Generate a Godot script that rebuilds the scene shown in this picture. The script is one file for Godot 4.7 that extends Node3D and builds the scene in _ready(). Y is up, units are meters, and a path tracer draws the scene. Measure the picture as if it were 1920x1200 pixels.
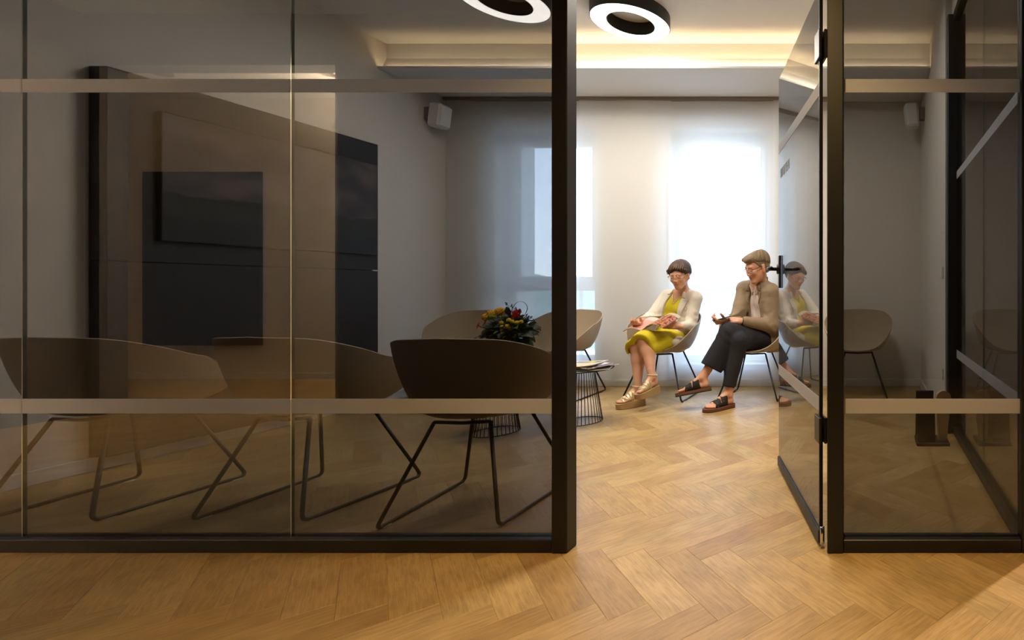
extends Node3D

# Real units in metres. Helper P(x, h, d): x to the right, h above the floor, d away from the camera.
const EYE := 1.0
const GLASS_D := 1.87      # the glass front
const WALL_L := -4.25      # left wall of the waiting room
const WALL_R := 0.53       # right wall of the waiting room
const BACK_D := 5.06       # window wall
const CEIL := 3.15
const SOFFIT := 2.90

var M := {}
var taken := {}
var rng := RandomNumberGenerator.new()


func P(x: float, h: float, d: float) -> Vector3:
	return Vector3(x, h, -d)


func _ready() -> void:
	rng.seed = 7
	make_camera_and_sky()
	make_materials()
	make_lights()
	make_floor()
	make_shell()
	make_glass_front()
	make_door()
	make_side_glass()
	make_windows()
	make_curtains()
	make_outside()
	make_back_rooms()
	make_media_panel()
	make_lamps()
	make_chairs()
	make_tables()
	make_bouquet()
	make_magazines()
	make_small_fittings()
	make_woman()
	make_man()


func make_camera_and_sky() -> void:
	var cam := Camera3D.new()
	cam.name = "camera"
	cam.projection = Camera3D.PROJECTION_FRUSTUM
	cam.near = 0.05
	cam.far = 200.0
	var f := 930.0                      # focal length for a frame of 1920 x 1200
	cam.size = 2.0 * 600.0 / f * cam.near
	cam.frustum_offset = Vector2((960.0 - 1630.0) / f, (540.0 - 600.0) / f) * cam.near
	cam.position = Vector3(0, EYE, 0)
	cam.current = true
	add_child(cam)

	var env := Environment.new()
	env.background_mode = Environment.BG_SKY
	var sm := ProceduralSkyMaterial.new()
	sm.sky_top_color = Color(0.66, 0.80, 0.98)
	sm.sky_horizon_color = Color(0.88, 0.95, 1.0)
	sm.sky_curve = 0.2
	sm.ground_bottom_color = Color(0.45, 0.47, 0.42)
	sm.ground_horizon_color = Color(0.80, 0.84, 0.84)
	sm.sky_energy_multiplier = SKY_E
	sm.ground_energy_multiplier = SKY_E * 0.7
	var sky := Sky.new()
	sky.sky_material = sm
	env.sky = sky
	env.tonemap_mode = Environment.TONE_MAPPER_LINEAR
	env.tonemap_exposure = EXPOSURE
	env.sdfgi_enabled = true
	env.ssao_enabled = true
	env.ssil_enabled = true
	var we := WorldEnvironment.new()
	we.name = "world_environment"
	we.environment = env
	add_child(we)


const SKY_E := 2.05
const EXPOSURE := 1.7
const RING_E := 2.3       # each ceiling ring
const COVE_E := 0.6      # the hidden strip in the cove
const SPOT_E := 2.0       # recessed downlights of the corridor
const BACK_E := 19.0       # luminous panels of the room behind the corridor
const WARM := Color(1.0, 0.97, 0.915)
const NEUTRAL := Color(1.0, 0.90, 0.78)


func area_light(called: String, at: Vector3, turn: Vector3, size: Vector2, energy: float, color: Color, parent: Node3D) -> AreaLight3D:
	var l := AreaLight3D.new()
	l.name = called
	l.area_size = size
	l.light_energy = energy
	l.light_color = color
	l.shadow_enabled = true
	l.area_range = 20.0
	l.area_attenuation = 2.0
	l.position = at
	l.rotation = turn
	parent.add_child(l, true)
	return l


func make_lights() -> void:
	pass # lamps carry their own lights: see make_lamps(), make_shell() and make_back_rooms()


# ---------------------------------------------------------------- names, metas
func numbered(called: String) -> String:
	if not taken.has(called):
		taken[called] = 0
		return called
	taken[called] += 1
	return "%s_%03d" % [called, taken[called]]


func tag(o: Node, label: String, category := "", group := "", kind := "") -> Node:
	if label: o.set_meta("label", label)
	if category: o.set_meta("category", category)
	if group: o.set_meta("group", group)
	if kind: o.set_meta("kind", kind)
	return o


func thing(called: String, label: String, category: String, at := Vector3.ZERO, turn := 0.0, group := "") -> Node3D:
	var o := Node3D.new()
	o.name = numbered(called)
	add_child(o)
	o.position = at
	o.rotation.y = turn
	tag(o, label, category, group)
	return o


func structure(called: String, label: String) -> Node3D:
	var o := Node3D.new()
	o.name = called
	add_child(o)
	tag(o, label, "", "", "structure")
	return o


func put(called: String, mesh: Mesh, mat: Material, parent: Node = null) -> MeshInstance3D:
	var o := MeshInstance3D.new()
	o.mesh = mesh
	o.material_override = mat
	if parent == null:
		o.name = numbered(called)
		add_child(o)
	else:
		var n := called
		var k := 0
		while parent.has_node(n):
			k += 1
			n = "%s_%03d" % [called, k]
		o.name = n
		parent.add_child(o)
	return o


func fab(called: String, st: SurfaceTool, mat: Material, parent: Node = null) -> MeshInstance3D:
	st.generate_normals()
	return put(called, st.commit(), mat, parent)


# ---------------------------------------------------------------- shapes
func begin(smooth := false) -> SurfaceTool:
	var st := SurfaceTool.new()
	st.begin(Mesh.PRIMITIVE_TRIANGLES)
	st.set_smooth_group(0 if smooth else -1)
	return st


func tri(st: SurfaceTool, a: Vector3, b: Vector3, c: Vector3) -> void: # counter-clockwise from outside
	st.add_vertex(a); st.add_vertex(c); st.add_vertex(b)


func quad(st: SurfaceTool, a: Vector3, b: Vector3, c: Vector3, d: Vector3) -> void:
	tri(st, a, b, c); tri(st, a, c, d)


func quad_uv(st: SurfaceTool, p: Array, uv: Array) -> void:
	for k in [0, 2, 1, 0, 3, 2]:
		st.set_uv(uv[k]); st.add_vertex(p[k])


# a box with chamfered edges, lo to hi in the given frame
func box(st: SurfaceTool, lo: Vector3, hi: Vector3, b := 0.0, t := Transform3D.IDENTITY) -> void:
	var c := (lo + hi) / 2.0
	var e := ((hi - lo) / 2.0).abs()
	if b <= 0.0:
		var v: Array[Vector3] = []
		for i in 8:
			v.append(t * (c + e * Vector3(1 if i & 1 else -1, 1 if i & 2 else -1, 1 if i & 4 else -1)))
		quad(st, v[4], v[5], v[7], v[6]); quad(st, v[1], v[0], v[2], v[3])
		quad(st, v[5], v[1], v[3], v[7]); quad(st, v[0], v[4], v[6], v[2])
		quad(st, v[6], v[7], v[3], v[2]); quad(st, v[0], v[1], v[5], v[4])
		return
	b = minf(b, minf(e.x, minf(e.y, e.z)) * 0.9)
	# corner (sx, sy, sz) has three vertices, one on each face
	var q := func(sx: int, sy: int, sz: int, axis: int) -> Vector3:
		var p := Vector3(e.x - b, e.y - b, e.z - b)
		p[axis] += b
		return t * (c + p * Vector3(sx, sy, sz))
	var face := func(axis: int, s: int) -> void:
		var u := (axis + 1) % 3
		var w := (axis + 2) % 3
		var pts := []
		for k in [[-1, -1], [1, -1], [1, 1], [-1, 1]]:
			var g := [0, 0, 0]
			g[axis] = s; g[u] = k[0]; g[w] = k[1]
			pts.append(q.call(g[0], g[1], g[2], axis))
		if s > 0: quad(st, pts[0], pts[1], pts[2], pts[3])
		else: quad(st, pts[3], pts[2], pts[1], pts[0])
	for axis in 3:
		face.call(axis, 1); face.call(axis, -1)
	for axis in 3: # edges along this axis
		var u := (axis + 1) % 3
		var w := (axis + 2) % 3
		for su in [-1, 1]:
			for sw in [-1, 1]:
				var g := [0, 0, 0]
				g[u] = su; g[w] = sw
				g[axis] = -1
				var a0: Vector3 = q.call(g[0], g[1], g[2], u)
				var a1: Vector3 = q.call(g[0], g[1], g[2], w)
				g[axis] = 1
				var b0: Vector3 = q.call(g[0], g[1], g[2], u)
				var b1: Vector3 = q.call(g[0], g[1], g[2], w)
				if su * sw > 0: quad(st, a0, a1, b1, b0)
				else: quad(st, a1, a0, b0, b1)
	for sx in [-1, 1]:
		for sy in [-1, 1]:
			for sz in [-1, 1]:
				var a: Vector3 = q.call(sx, sy, sz, 0)
				var bb: Vector3 = q.call(sx, sy, sz, 1)
				var cc: Vector3 = q.call(sx, sy, sz, 2)
				if sx * sy * sz > 0: tri(st, a, bb, cc)
				else: tri(st, a, cc, bb)


# a box given in x, height, depth
func slab(st: SurfaceTool, x0: float, x1: float, h0: float, h1: float, d0: float, d1: float, b := 0.0) -> void:
	box(st, Vector3(x0, h0, -d1), Vector3(x1, h1, -d0), b)


# a round or flat bar swept along points; rx is the half width along "side", ry the other one
func tube(st: SurfaceTool, pts: Array, r, sides := 10, closed := false, squash := 1.0, side := Vector3.ZERO) -> void:
	var n := pts.size()
	var rings := []
	var prev := Vector3.ZERO
	for i in n:
		var t: Vector3
		if closed: t = (pts[(i + 1) % n] - pts[(i - 1 + n) % n]).normalized()
		elif i == 0: t = (pts[1] - pts[0]).normalized()
		elif i == n - 1: t = (pts[n - 1] - pts[n - 2]).normalized()
		else: t = ((pts[i + 1] - pts[i]).normalized() + (pts[i] - pts[i - 1]).normalized()).normalized()
		var u: Vector3
		if side != Vector3.ZERO: u = (side - t * side.dot(t)).normalized()
		elif i == 0: u = t.cross(Vector3.UP if absf(t.y) < 0.9 else Vector3.RIGHT).normalized()
		else: u = (prev - t * prev.dot(t)).normalized()
		prev = u
		var w := t.cross(u)
		var rad: float = r[i] if r is Array else r
		var ring := []
		for k in sides:
			var a := TAU * k / sides
			ring.append(pts[i] + u * cos(a) * rad + w * sin(a) * rad * squash)
		rings.append(ring)
	var last := n if closed else n - 1
	for i in last:
		var a: Array = rings[i]
		var b: Array = rings[(i + 1) % n]
		for k in sides:
			var k2 := (k + 1) % sides
			quad(st, a[k], a[k2], b[k2], b[k])
	if not closed:
		for k in range(1, sides - 1):
			tri(st, rings[0][0], rings[0][k + 1], rings[0][k])
			tri(st, rings[n - 1][0], rings[n - 1][k], rings[n - 1][k + 1])


# corners of a path rounded with radius r
func rounded(pts: Array, r: float, steps := 4) -> Array:
	var out := [pts[0]]
	for i in range(1, pts.size() - 1):
		var p: Vector3 = pts[i]
		var a: Vector3 = (pts[i - 1] - p)
		var b: Vector3 = (pts[i + 1] - p)
		var c := minf(r, minf(a.length(), b.length()) * 0.45)
		var p0 := p + a.normalized() * c
		var p1 := p + b.normalized() * c
		for k in steps + 1:
			var t := float(k) / steps
			out.append(p0.lerp(p, t).lerp(p.lerp(p1, t), t))
	out.append(pts[pts.size() - 1])
	return out


# profile of (radius, height) turned round the y axis
func lathe(st: SurfaceTool, prof: Array, n := 32, at := Vector3.ZERO, closed := false) -> void:
	var m := prof.size()
	for i in (m if closed else m - 1):
		var a: Vector2 = prof[i]
		var b: Vector2 = prof[(i + 1) % m]
		for k in n:
			var t0 := TAU * k / n
			var t1 := TAU * (k + 1) / n
			var d0 := Vector3(cos(t0), 0, -sin(t0))
			var d1 := Vector3(cos(t1), 0, -sin(t1))
			var A0 := at + d0 * a.x + Vector3.UP * a.y
			var A1 := at + d1 * a.x + Vector3.UP * a.y
			var B0 := at + d0 * b.x + Vector3.UP * b.y
			var B1 := at + d1 * b.x + Vector3.UP * b.y
			if a.x < 1e-6: tri(st, A0, B1, B0)
			elif b.x < 1e-6: tri(st, A0, A1, B0)
			else: quad(st, A0, A1, B1, B0)


# an outline (counter-clockwise in x, y) extruded from z0 to z1 in frame t
func prism(st: SurfaceTool, outline: PackedVector2Array, z0: float, z1: float, t := Transform3D.IDENTITY) -> void:
	var idx := Geometry2D.triangulate_polygon(outline)
	for i in range(0, idx.size(), 3):
		var a := outline[idx[i]]; var b := outline[idx[i + 1]]; var c := outline[idx[i + 2]]
		if (b - a).cross(c - a) < 0:
			var s := b; b = c; c = s
		tri(st, t * Vector3(a.x, a.y, z1), t * Vector3(b.x, b.y, z1), t * Vector3(c.x, c.y, z1))
		tri(st, t * Vector3(a.x, a.y, z0), t * Vector3(c.x, c.y, z0), t * Vector3(b.x, b.y, z0))
	var n := outline.size()
	for i in n:
		var a := outline[i]; var b := outline[(i + 1) % n]
		quad(st, t * Vector3(a.x, a.y, z0), t * Vector3(b.x, b.y, z0), t * Vector3(b.x, b.y, z1), t * Vector3(a.x, a.y, z1))


func ball(st: SurfaceTool, c: Vector3, r: Vector3, n := 10, b := Basis.IDENTITY) -> void:
	for i in n:
		var a0 := PI * i / n - PI / 2
		var a1 := PI * (i + 1) / n - PI / 2
		for k in n:
			var t0 := TAU * k / n
			var t1 := TAU * (k + 1) / n
			var f := func(a: float, t: float) -> Vector3:
				return c + b * (Vector3(cos(a) * cos(t), sin(a), -cos(a) * sin(t)) * r)
			var p0: Vector3 = f.call(a0, t0); var p1: Vector3 = f.call(a0, t1)
			var p2: Vector3 = f.call(a1, t1); var p3: Vector3 = f.call(a1, t0)
			if i == 0: tri(st, p0, p2, p3)
			elif i == n - 1: tri(st, p0, p1, p2)
			else: quad(st, p0, p1, p2, p3)


# a sheet given by a grid of points [row][column]; thick > 0 closes it into a solid
func sheet(st: SurfaceTool, g: Array, thick := 0.0) -> void:
	var r := g.size()
	var c: int = g[0].size()
	if thick <= 0.0:
		for i in r - 1:
			for k in c - 1:
				quad(st, g[i][k], g[i][k + 1], g[i + 1][k + 1], g[i + 1][k])
		return
	var o := []
	for i in r:
		var row := []
		for k in c:
			var du: Vector3 = g[i][mini(k + 1, c - 1)] - g[i][maxi(k - 1, 0)]
			var dv: Vector3 = g[mini(i + 1, r - 1)][k] - g[maxi(i - 1, 0)][k]
			row.append(g[i][k] - du.cross(dv).normalized() * thick)
		o.append(row)
	for i in r - 1:
		for k in c - 1:
			quad(st, g[i][k], g[i][k + 1], g[i + 1][k + 1], g[i + 1][k])
			quad(st, o[i + 1][k], o[i + 1][k + 1], o[i][k + 1], o[i][k])
	for i in r - 1:
		quad(st, g[i + 1][0], o[i + 1][0], o[i][0], g[i][0])
		quad(st, g[i][c - 1], o[i][c - 1], o[i + 1][c - 1], g[i + 1][c - 1])
	for k in c - 1:
		quad(st, g[0][k], o[0][k], o[0][k + 1], g[0][k + 1])
		quad(st, g[r - 1][k + 1], o[r - 1][k + 1], o[r - 1][k], g[r - 1][k])


# ---------------------------------------------------------------- materials
func mat(called: String, c: Color, rough := 0.6, metal := 0.0) -> StandardMaterial3D:
	var m := StandardMaterial3D.new()
	m.resource_name = called
	m.albedo_color = c
	m.roughness = rough
	m.metallic = metal
	M[called] = m
	return m


func noise_of(seed_: int, freq: float, octaves := 3) -> FastNoiseLite:
	var n := FastNoiseLite.new()
	n.seed = seed_
	n.frequency = freq
	n.fractal_octaves = octaves
	return n


func noise_tex(n: FastNoiseLite, lo: Color, hi: Color, size := 256, bump := false) -> NoiseTexture2D:
	var t := NoiseTexture2D.new()
	t.width = size; t.height = size
	t.seamless = true
	t.noise = n
	if bump:
		t.as_normal_map = true
		t.bump_strength = 4.0
	else:
		var g := Gradient.new()
		g.set_color(0, lo); g.set_color(1, hi)
		t.color_ramp = g
	return t


func wood_image(seed_: int) -> ImageTexture:
	var w := 768
	var h := 192
	var im := Image.create(w, h, false, Image.FORMAT_RGB8)
	var a := noise_of(seed_, 0.012, 3)
	var b := noise_of(seed_ + 1, 0.05, 2)
	var c := noise_of(seed_ + 2, 0.09, 2)
	for y in h:
		for x in w:
			var bend := a.get_noise_2d(x * 0.35, y * 0.9) * 26.0
			var ring := 0.5 + 0.5 * sin((y + bend) * 0.16 + b.get_noise_2d(x * 0.06, y * 0.5) * 2.5)
			var fibre := b.get_noise_2d(x * 0.045, y * 4.0)
			var pore := maxf(0.0, c.get_noise_2d(x * 0.05, y * 7.0) - 0.25)
			var v := 0.92 + 0.045 * ring + 0.085 * fibre + 0.08 * a.get_noise_2d(x * 0.3 + 900.0, y * 0.5) - 0.35 * pore
			im.set_pixel(x, y, Color(v, v * (0.985 + 0.015 * ring), v * (0.95 + 0.03 * ring)))
	return ImageTexture.create_from_image(im)


func make_materials() -> void:
	var w1 := wood_image(11)
	var w2 := wood_image(47)
	var tones := [Color(0.73, 0.605, 0.40), Color(0.705, 0.58, 0.375), Color(0.755, 0.635, 0.43), Color(0.68, 0.55, 0.35), Color(0.72, 0.61, 0.41)]
	for i in tones.size():
		for k in 2:
			var m := mat("oak_%d_%d" % [i, k], tones[i], 0.42)
			m.albedo_texture = w1 if k == 0 else w2
	mat("subfloor", Color(0.20, 0.14, 0.09), 0.9)
	var plaster := noise_tex(noise_of(3, 0.06, 4), Color.WHITE, Color.WHITE, 256, true)
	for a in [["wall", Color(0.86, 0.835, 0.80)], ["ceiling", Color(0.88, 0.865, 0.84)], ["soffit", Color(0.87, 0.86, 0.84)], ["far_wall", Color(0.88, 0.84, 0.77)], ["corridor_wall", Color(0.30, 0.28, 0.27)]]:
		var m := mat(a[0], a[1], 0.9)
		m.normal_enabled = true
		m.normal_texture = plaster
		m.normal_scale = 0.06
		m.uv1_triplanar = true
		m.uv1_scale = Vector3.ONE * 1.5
	mat("baseboard", Color(0.88, 0.87, 0.85), 0.45)
	mat("frame", Color(0.072, 0.076, 0.086), 0.45)
	mat("black_metal", Color(0.055, 0.055, 0.06), 0.4)
	mat("rubber", Color(0.05, 0.05, 0.05), 0.8)
	var g := mat("tinted_glass", Color(0.030, 0.026, 0.020, 0.53), 0.0)
	g.transparency = BaseMaterial3D.TRANSPARENCY_ALPHA
	g.metallic_specular = 0.5
	var sg := mat("side_glass", Color(0.030, 0.028, 0.026, 0.28), 0.0)
	sg.transparency = BaseMaterial3D.TRANSPARENCY_ALPHA
	sg.metallic_specular = 0.5
	var j := mat("glass_edge", Color(0.80, 0.86, 0.86), 0.12, 0.0)
	j.metallic_specular = 0.9
	j.metallic = 0.75
	var cg := mat("clear_glass", Color(0.9, 0.95, 0.95, 0.03), 0.0)
	cg.transparency = BaseMaterial3D.TRANSPARENCY_ALPHA
	var fr := mat("frosted_film", Color(0.78, 0.78, 0.80), 0.7)
	fr.backlight_enabled = true
	fr.backlight = Color(0.9, 0.9, 0.9)
	mat("window_frame", Color(0.90, 0.90, 0.90), 0.4)
	var cu := mat("sheer", Color(0.90, 0.905, 0.91, 0.64), 0.85)
	cu.transparency = BaseMaterial3D.TRANSPARENCY_ALPHA
	cu.backlight_enabled = true
	cu.backlight = Color(1.0, 1.0, 1.0)
	mat("rail_metal", Color(0.52, 0.47, 0.44), 0.4, 0.3)
	mat("panel", Color(0.115, 0.105, 0.11), 0.55)
	var sh := mat("shell", Color(0.66, 0.585, 0.49), 0.55)
	sh.metallic_specular = 0.4
	mat("chair_metal", Color(0.06, 0.06, 0.065), 0.38)
	mat("lamp_body", Color(0.12, 0.105, 0.095), 0.45)
	var le := mat("lamp_glow", Color(0.95, 0.9, 0.8), 0.5)
	le.emission_enabled = true
	le.emission = WARM.lerp(Color.WHITE, 0.45)
	le.emission_energy_multiplier = 2.2
	var ce := mat("strip_glow", Color(0.95, 0.9, 0.8), 0.5)
	ce.emission_enabled = true
	ce.emission = Color(1.0, 0.84, 0.62)
	ce.emission_energy_multiplier = 1.5
	var pe := mat("panel_glow", Color(0.95, 0.95, 0.9), 0.5)
	pe.emission_enabled = true
	pe.emission = Color(1.0, 0.90, 0.76)
	pe.emission_energy_multiplier = 4.0
	mat("white_plastic", Color(0.84, 0.83, 0.81), 0.4)
	mat("grey_letters", Color(0.56, 0.56, 0.55), 0.6)
	mat("chrome", Color(0.8, 0.8, 0.82), 0.2, 1.0)
	mat("leaf_dark", Color(0.12, 0.20, 0.06), 0.5)
	mat("leaf_mid", Color(0.19, 0.30, 0.07), 0.5)
	mat("stem", Color(0.16, 0.24, 0.08), 0.6)
	mat("petal_yellow", Color(0.96, 0.84, 0.06), 0.6)
	mat("petal_gold", Color(0.96, 0.72, 0.08), 0.6)
	mat("petal_orange", Color(0.93, 0.33, 0.04), 0.6)
	mat("petal_red", Color(0.86, 0.20, 0.10), 0.6)
	mat("petal_green", Color(0.62, 0.66, 0.20), 0.6)
	mat("berry", Color(0.20, 0.17, 0.16), 0.5)


# ---------------------------------------------------------------- floor
const PL := 0.466          # plank length
const PW := 0.1165         # plank width

func plank_mesh(st: SurfaceTool, t: Transform3D, variant: int) -> void:
	var b := 0.0006
	var g := 0.00015
	var l := PL / 2 - g
	var w := PW / 2 - g
	var y0 := -0.006
	var ring := func(ll: float, ww: float, y: float) -> Array:
		return [Vector3(-ll, y, ww), Vector3(ll, y, ww), Vector3(ll, y, -ww), Vector3(-ll, y, -ww)]
	var top: Array = ring.call(l - b, w - b, 0.0)
	var mid: Array = ring.call(l, w, -b)
	var low: Array = ring.call(l, w, y0)
	var uv_of := func(p: Vector3) -> Vector2:
		var u := p.x / PL + 0.5
		var v := p.z / PW + 0.5
		if variant & 1: u = 1.0 - u
		if variant & 2: v = 1.0 - v
		return Vector2(u * 0.98 + 0.01, v * 0.96 + 0.02)
	var add := func(a: Vector3, c: Vector3, d: Vector3, e: Vector3) -> void:
		quad_uv(st, [t * a, t * c, t * d, t * e], [uv_of.call(a), uv_of.call(c), uv_of.call(d), uv_of.call(e)])
	add.call(top[0], top[1], top[2], top[3])
	for k in 4:
		var k2 := (k + 1) % 4
		add.call(mid[k], mid[k2], top[k2], top[k])
		add.call(low[k], low[k2], mid[k2], mid[k])


func make_floor() -> void:
	var fl := structure("floor", "honey oak herringbone parquet floor running through corridor and waiting room")
	var st := begin()
	slab(st, -10.0, 3.0, -0.20, -0.006, -2.4, 6.4)
	fab("subfloor", st, M.subfloor, fl)
	var meshes := []
	for v in 4:
		var s := begin()
		plank_mesh(s, Transform3D.IDENTITY, v)
		s.generate_normals()
		s.generate_tangents()
		meshes.append(s.commit())
	var r2 := sqrt(0.5)
	var e1 := Vector2(-r2, r2)
	var e2 := Vector2(r2, r2)
	var base := Vector2(-0.785, 1.491)
	var spots := []
	for i in range(-70, 70):
		for k in range(-14, 14):
			var o := base + (e1 - e2) * PW * i + (e1 + e2) * PL * k
			spots.append([o + e1 * PL / 2 + e2 * PW / 2, 0.75 * PI])
			spots.append([o + e1 * (PL + PW / 2) + e2 * PL / 2, 0.25 * PI])
	var seen := []
	var rest := []
	for s in spots:
		var p: Vector2 = s[0]
		if p.x < -9.7 or p.x > 2.7 or p.y < -2.1 or p.y > 6.1: continue
		var px := 1630.0 + p.x / maxf(p.y, 0.1) * 930.0
		if p.y > 1.28 and p.x > -4.15 and p.x < 0.62 and p.y < 5.0 and px > -40 and px < 1960:
			seen.append(s)
		else: rest.append(s)
	seen.sort_custom(func(a, b): return a[0].y < b[0].y)
	while seen.size() > 300: rest.append(seen.pop_back())
	for s in seen:
		var tone := rng.randi() % 5
		var o := put("plank", meshes[rng.randi() % 4], M["oak_%d_%d" % [tone, rng.randi() % 2]], fl)
		o.position = Vector3(s[0].x, 0, -s[0].y)
		o.rotation.y = s[1]
	var am := ArrayMesh.new()
	var sts := []
	for tone in 5: sts.append(begin())
	for s in rest:
		var t := Transform3D(Basis(Vector3.UP, s[1]), Vector3(s[0].x, 0, -s[0].y))
		plank_mesh(sts[rng.randi() % 5], t, rng.randi() % 4)
	for tone in 5:
		sts[tone].generate_normals()
		sts[tone].commit(am)
		am.surface_set_material(tone, M["oak_%d_%d" % [tone, tone % 2]])
	var o2 := MeshInstance3D.new()
	o2.name = "further_planks"
	o2.mesh = am
	fl.add_child(o2)
	o2.set_meta("kind", "stuff")


# ---------------------------------------------------------------- shell
const WIN := [[-3.82, -2.80], [-2.03, -1.02]]   # window openings, x
const WIN_H := [0.22, 2.63]

func make_shell() -> void:
	var c := structure("ceiling", "white plaster ceiling with a warm lit cove along the window side")
	var st := begin()
	slab(st, -10.0, 3.0, CEIL, CEIL + 0.25, -2.4, 6.4)
	fab("ceiling_slab", st, M.ceiling, c)
	# lowered soffit with a slot for the hidden strip
	st = begin()
	var prof := PackedVector2Array([Vector2(-5.10, SOFFIT), Vector2(-4.285, SOFFIT), Vector2(-4.285, 2.917), Vector2(-4.287, 2.917), Vector2(-4.287, 2.9035), Vector2(-4.318, 2.9045), Vector2(-4.365, 3.02), Vector2(-4.365, CEIL + 0.05), Vector2(-5.10, CEIL + 0.05)])
	var t := Transform3D(Basis(Vector3(0, 0, 1), Vector3(0, 1, 0), Vector3(-1, 0, 0)), Vector3.ZERO)
	prism(st, prof, -WALL_R - 0.05, 0.05 - WALL_L, t)
	fab("cove_soffit", st, M.soffit, c)
	st = begin()
	slab(st, WALL_L + 0.02, WALL_R - 0.02, 2.9036, 2.9055, 4.2885, 4.2985)
	fab("led_strip", st, M.strip_glow, c)
	area_light("cove_strip_light", P((WALL_L + WALL_R) / 2, 2.9065, 4.2935), Vector3(PI / 2, 0, 0), Vector2(WALL_R - WALL_L - 0.06, 0.008), COVE_E, Color(1.0, 0.885, 0.71), c)

	var w := structure("wall_left", "plain white plaster wall on the left of the waiting room")
	st = begin()
	slab(st, WALL_L - 0.20, WALL_L, 0, CEIL, GLASS_D, 6.3)
	fab("plaster", st, M.wall, w)

	w = structure("wall_back", "window wall of the waiting room behind the sheer curtains")
	st = begin()
	var x0 := WALL_L - 0.1
	for k in 3:
		var x1: float = WIN[k][0] if k < 2 else 2.6
		slab(st, x0, x1, 0, CEIL, BACK_D, BACK_D + 0.30)
		if k < 2:
			slab(st, x1, WIN[k][1], 0, WIN_H[0], BACK_D, BACK_D + 0.30)
			slab(st, x1, WIN[k][1], WIN_H[1], CEIL, BACK_D, BACK_D + 0.30)
			x0 = WIN[k][1]
	fab("plaster", st, M.wall, w)

	w = structure("wall_right", "short white plaster wall at the right end of the waiting room")
	st = begin()
	slab(st, WALL_R, WALL_R + 0.15, 0, CEIL, 3.46, BACK_D)
	fab("plaster", st, M.wall, w)

	var b := structure("baseboard_back", "low white baseboard under the curtains")
	st = begin()
	slab(st, WALL_L, WALL_R, 0, 0.075, BACK_D - 0.016, BACK_D, 0.003)
	fab("board", st, M.baseboard, b)
	b = structure("baseboard_left", "low white baseboard along the left wall")
	st = begin()
	slab(st, WALL_L, WALL_L + 0.016, 0, 0.075, GLASS_D + 0.06, BACK_D - 0.016, 0.003)
	fab("board", st, M.baseboard, b)
	b = structure("baseboard_right", "low white baseboard along the right wall")
	st = begin()
	slab(st, WALL_R - 0.016, WALL_R, 0, 0.075, 3.47, BACK_D - 0.016, 0.003)
	fab("board", st, M.baseboard, b)


# ---------------------------------------------------------------- glass front
const POST_L := [-1.197, -1.138]
const POST_R := [-0.159, -0.098]
const FRAME_TOP := 2.88

func make_glass_front() -> void:
	var w := structure("wall_front", "dark framed smoked glass partition with two frosted bands facing the corridor")
	var d0 := GLASS_D
	var d1 := GLASS_D + 0.06
	var st := begin()
	slab(st, POST_L[0], POST_L[1], 0, FRAME_TOP, d0 - 0.004, d1, 0.003)
	fab("door_post", st, M.frame, w)
	st = begin()
	slab(st, POST_R[0], POST_R[1], 0, FRAME_TOP, d0 - 0.004, d1, 0.003)
	fab("door_post", st, M.frame, w)
	st = begin()
	slab(st, 0.575, 0.635, 0, FRAME_TOP, d0 - 0.002, d1, 0.003)
	fab("corner_post", st, M.frame, w)
	st = begin()
	slab(st, WALL_L, WALL_L + 0.04, 0, FRAME_TOP, d0, d1, 0.003)
	fab("wall_post", st, M.frame, w)
	for a in [[WALL_L + 0.04, POST_L[0]], [POST_R[1], 0.575]]:
		st = begin()
		slab(st, a[0], a[1], 0.0, 0.050, d0, d1, 0.003)
		fab("bottom_rail", st, M.frame, w)
		st = begin()
		slab(st, a[0], a[1], FRAME_TOP - 0.05, FRAME_TOP, d0, d1, 0.003)
		fab("top_rail", st, M.frame, w)
	st = begin()
	slab(st, POST_L[1], POST_R[0], 2.20, 2.25, d0, d1, 0.003)
	slab(st, POST_L[1], POST_R[0], FRAME_TOP - 0.05, FRAME_TOP, d0, d1, 0.003)
	fab("door_head", st, M.frame, w)
	st = begin()
	slab(st, WALL_L, 0.67, FRAME_TOP, CEIL, d0, d1)
	fab("bulkhead", st, M.wall, w)
	# panes, with a fine polished joint between neighbours
	var gd := 1.895
	var edges := [WALL_L + 0.04, -3.236, -2.209, POST_L[0]]
	for k in 3:
		var xa: float = edges[k] + (0.0015 if k > 0 else 0.0)
		var xb: float = edges[k + 1] - (0.0015 if k < 2 else 0.0)
		pane(w, xa, xb, gd)
		if k > 0:
			st = begin()
			slab(st, edges[k] - 0.0015, edges[k] + 0.0015, 0.05, FRAME_TOP - 0.05, gd - 0.0005, gd + 0.0105)
			fab("pane_joint", st, M.glass_edge, w)
	pane(w, POST_R[1], 0.575, gd)
	st = begin()
	slab(st, POST_L[1], POST_R[0], 2.25, FRAME_TOP - 0.05, gd, gd + 0.01)
	fab("transom_pane", st, M.tinted_glass, w)


func pane(w: Node3D, xa: float, xb: float, d: float) -> void:
	var st := begin()
	slab(st, xa, xb, 0.05, FRAME_TOP - 0.05, d, d + 0.010)
	var p := fab("glass_pane", st, M.tinted_glass, w)
	for h in [[1.747, 1.798], [0.521, 0.577]]:
		st = begin()
		slab(st, xa, xb, h[0], h[1], d - 0.0014, d - 0.0004)
		fab("frosted_band", st, M.frosted_film, p)


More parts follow.
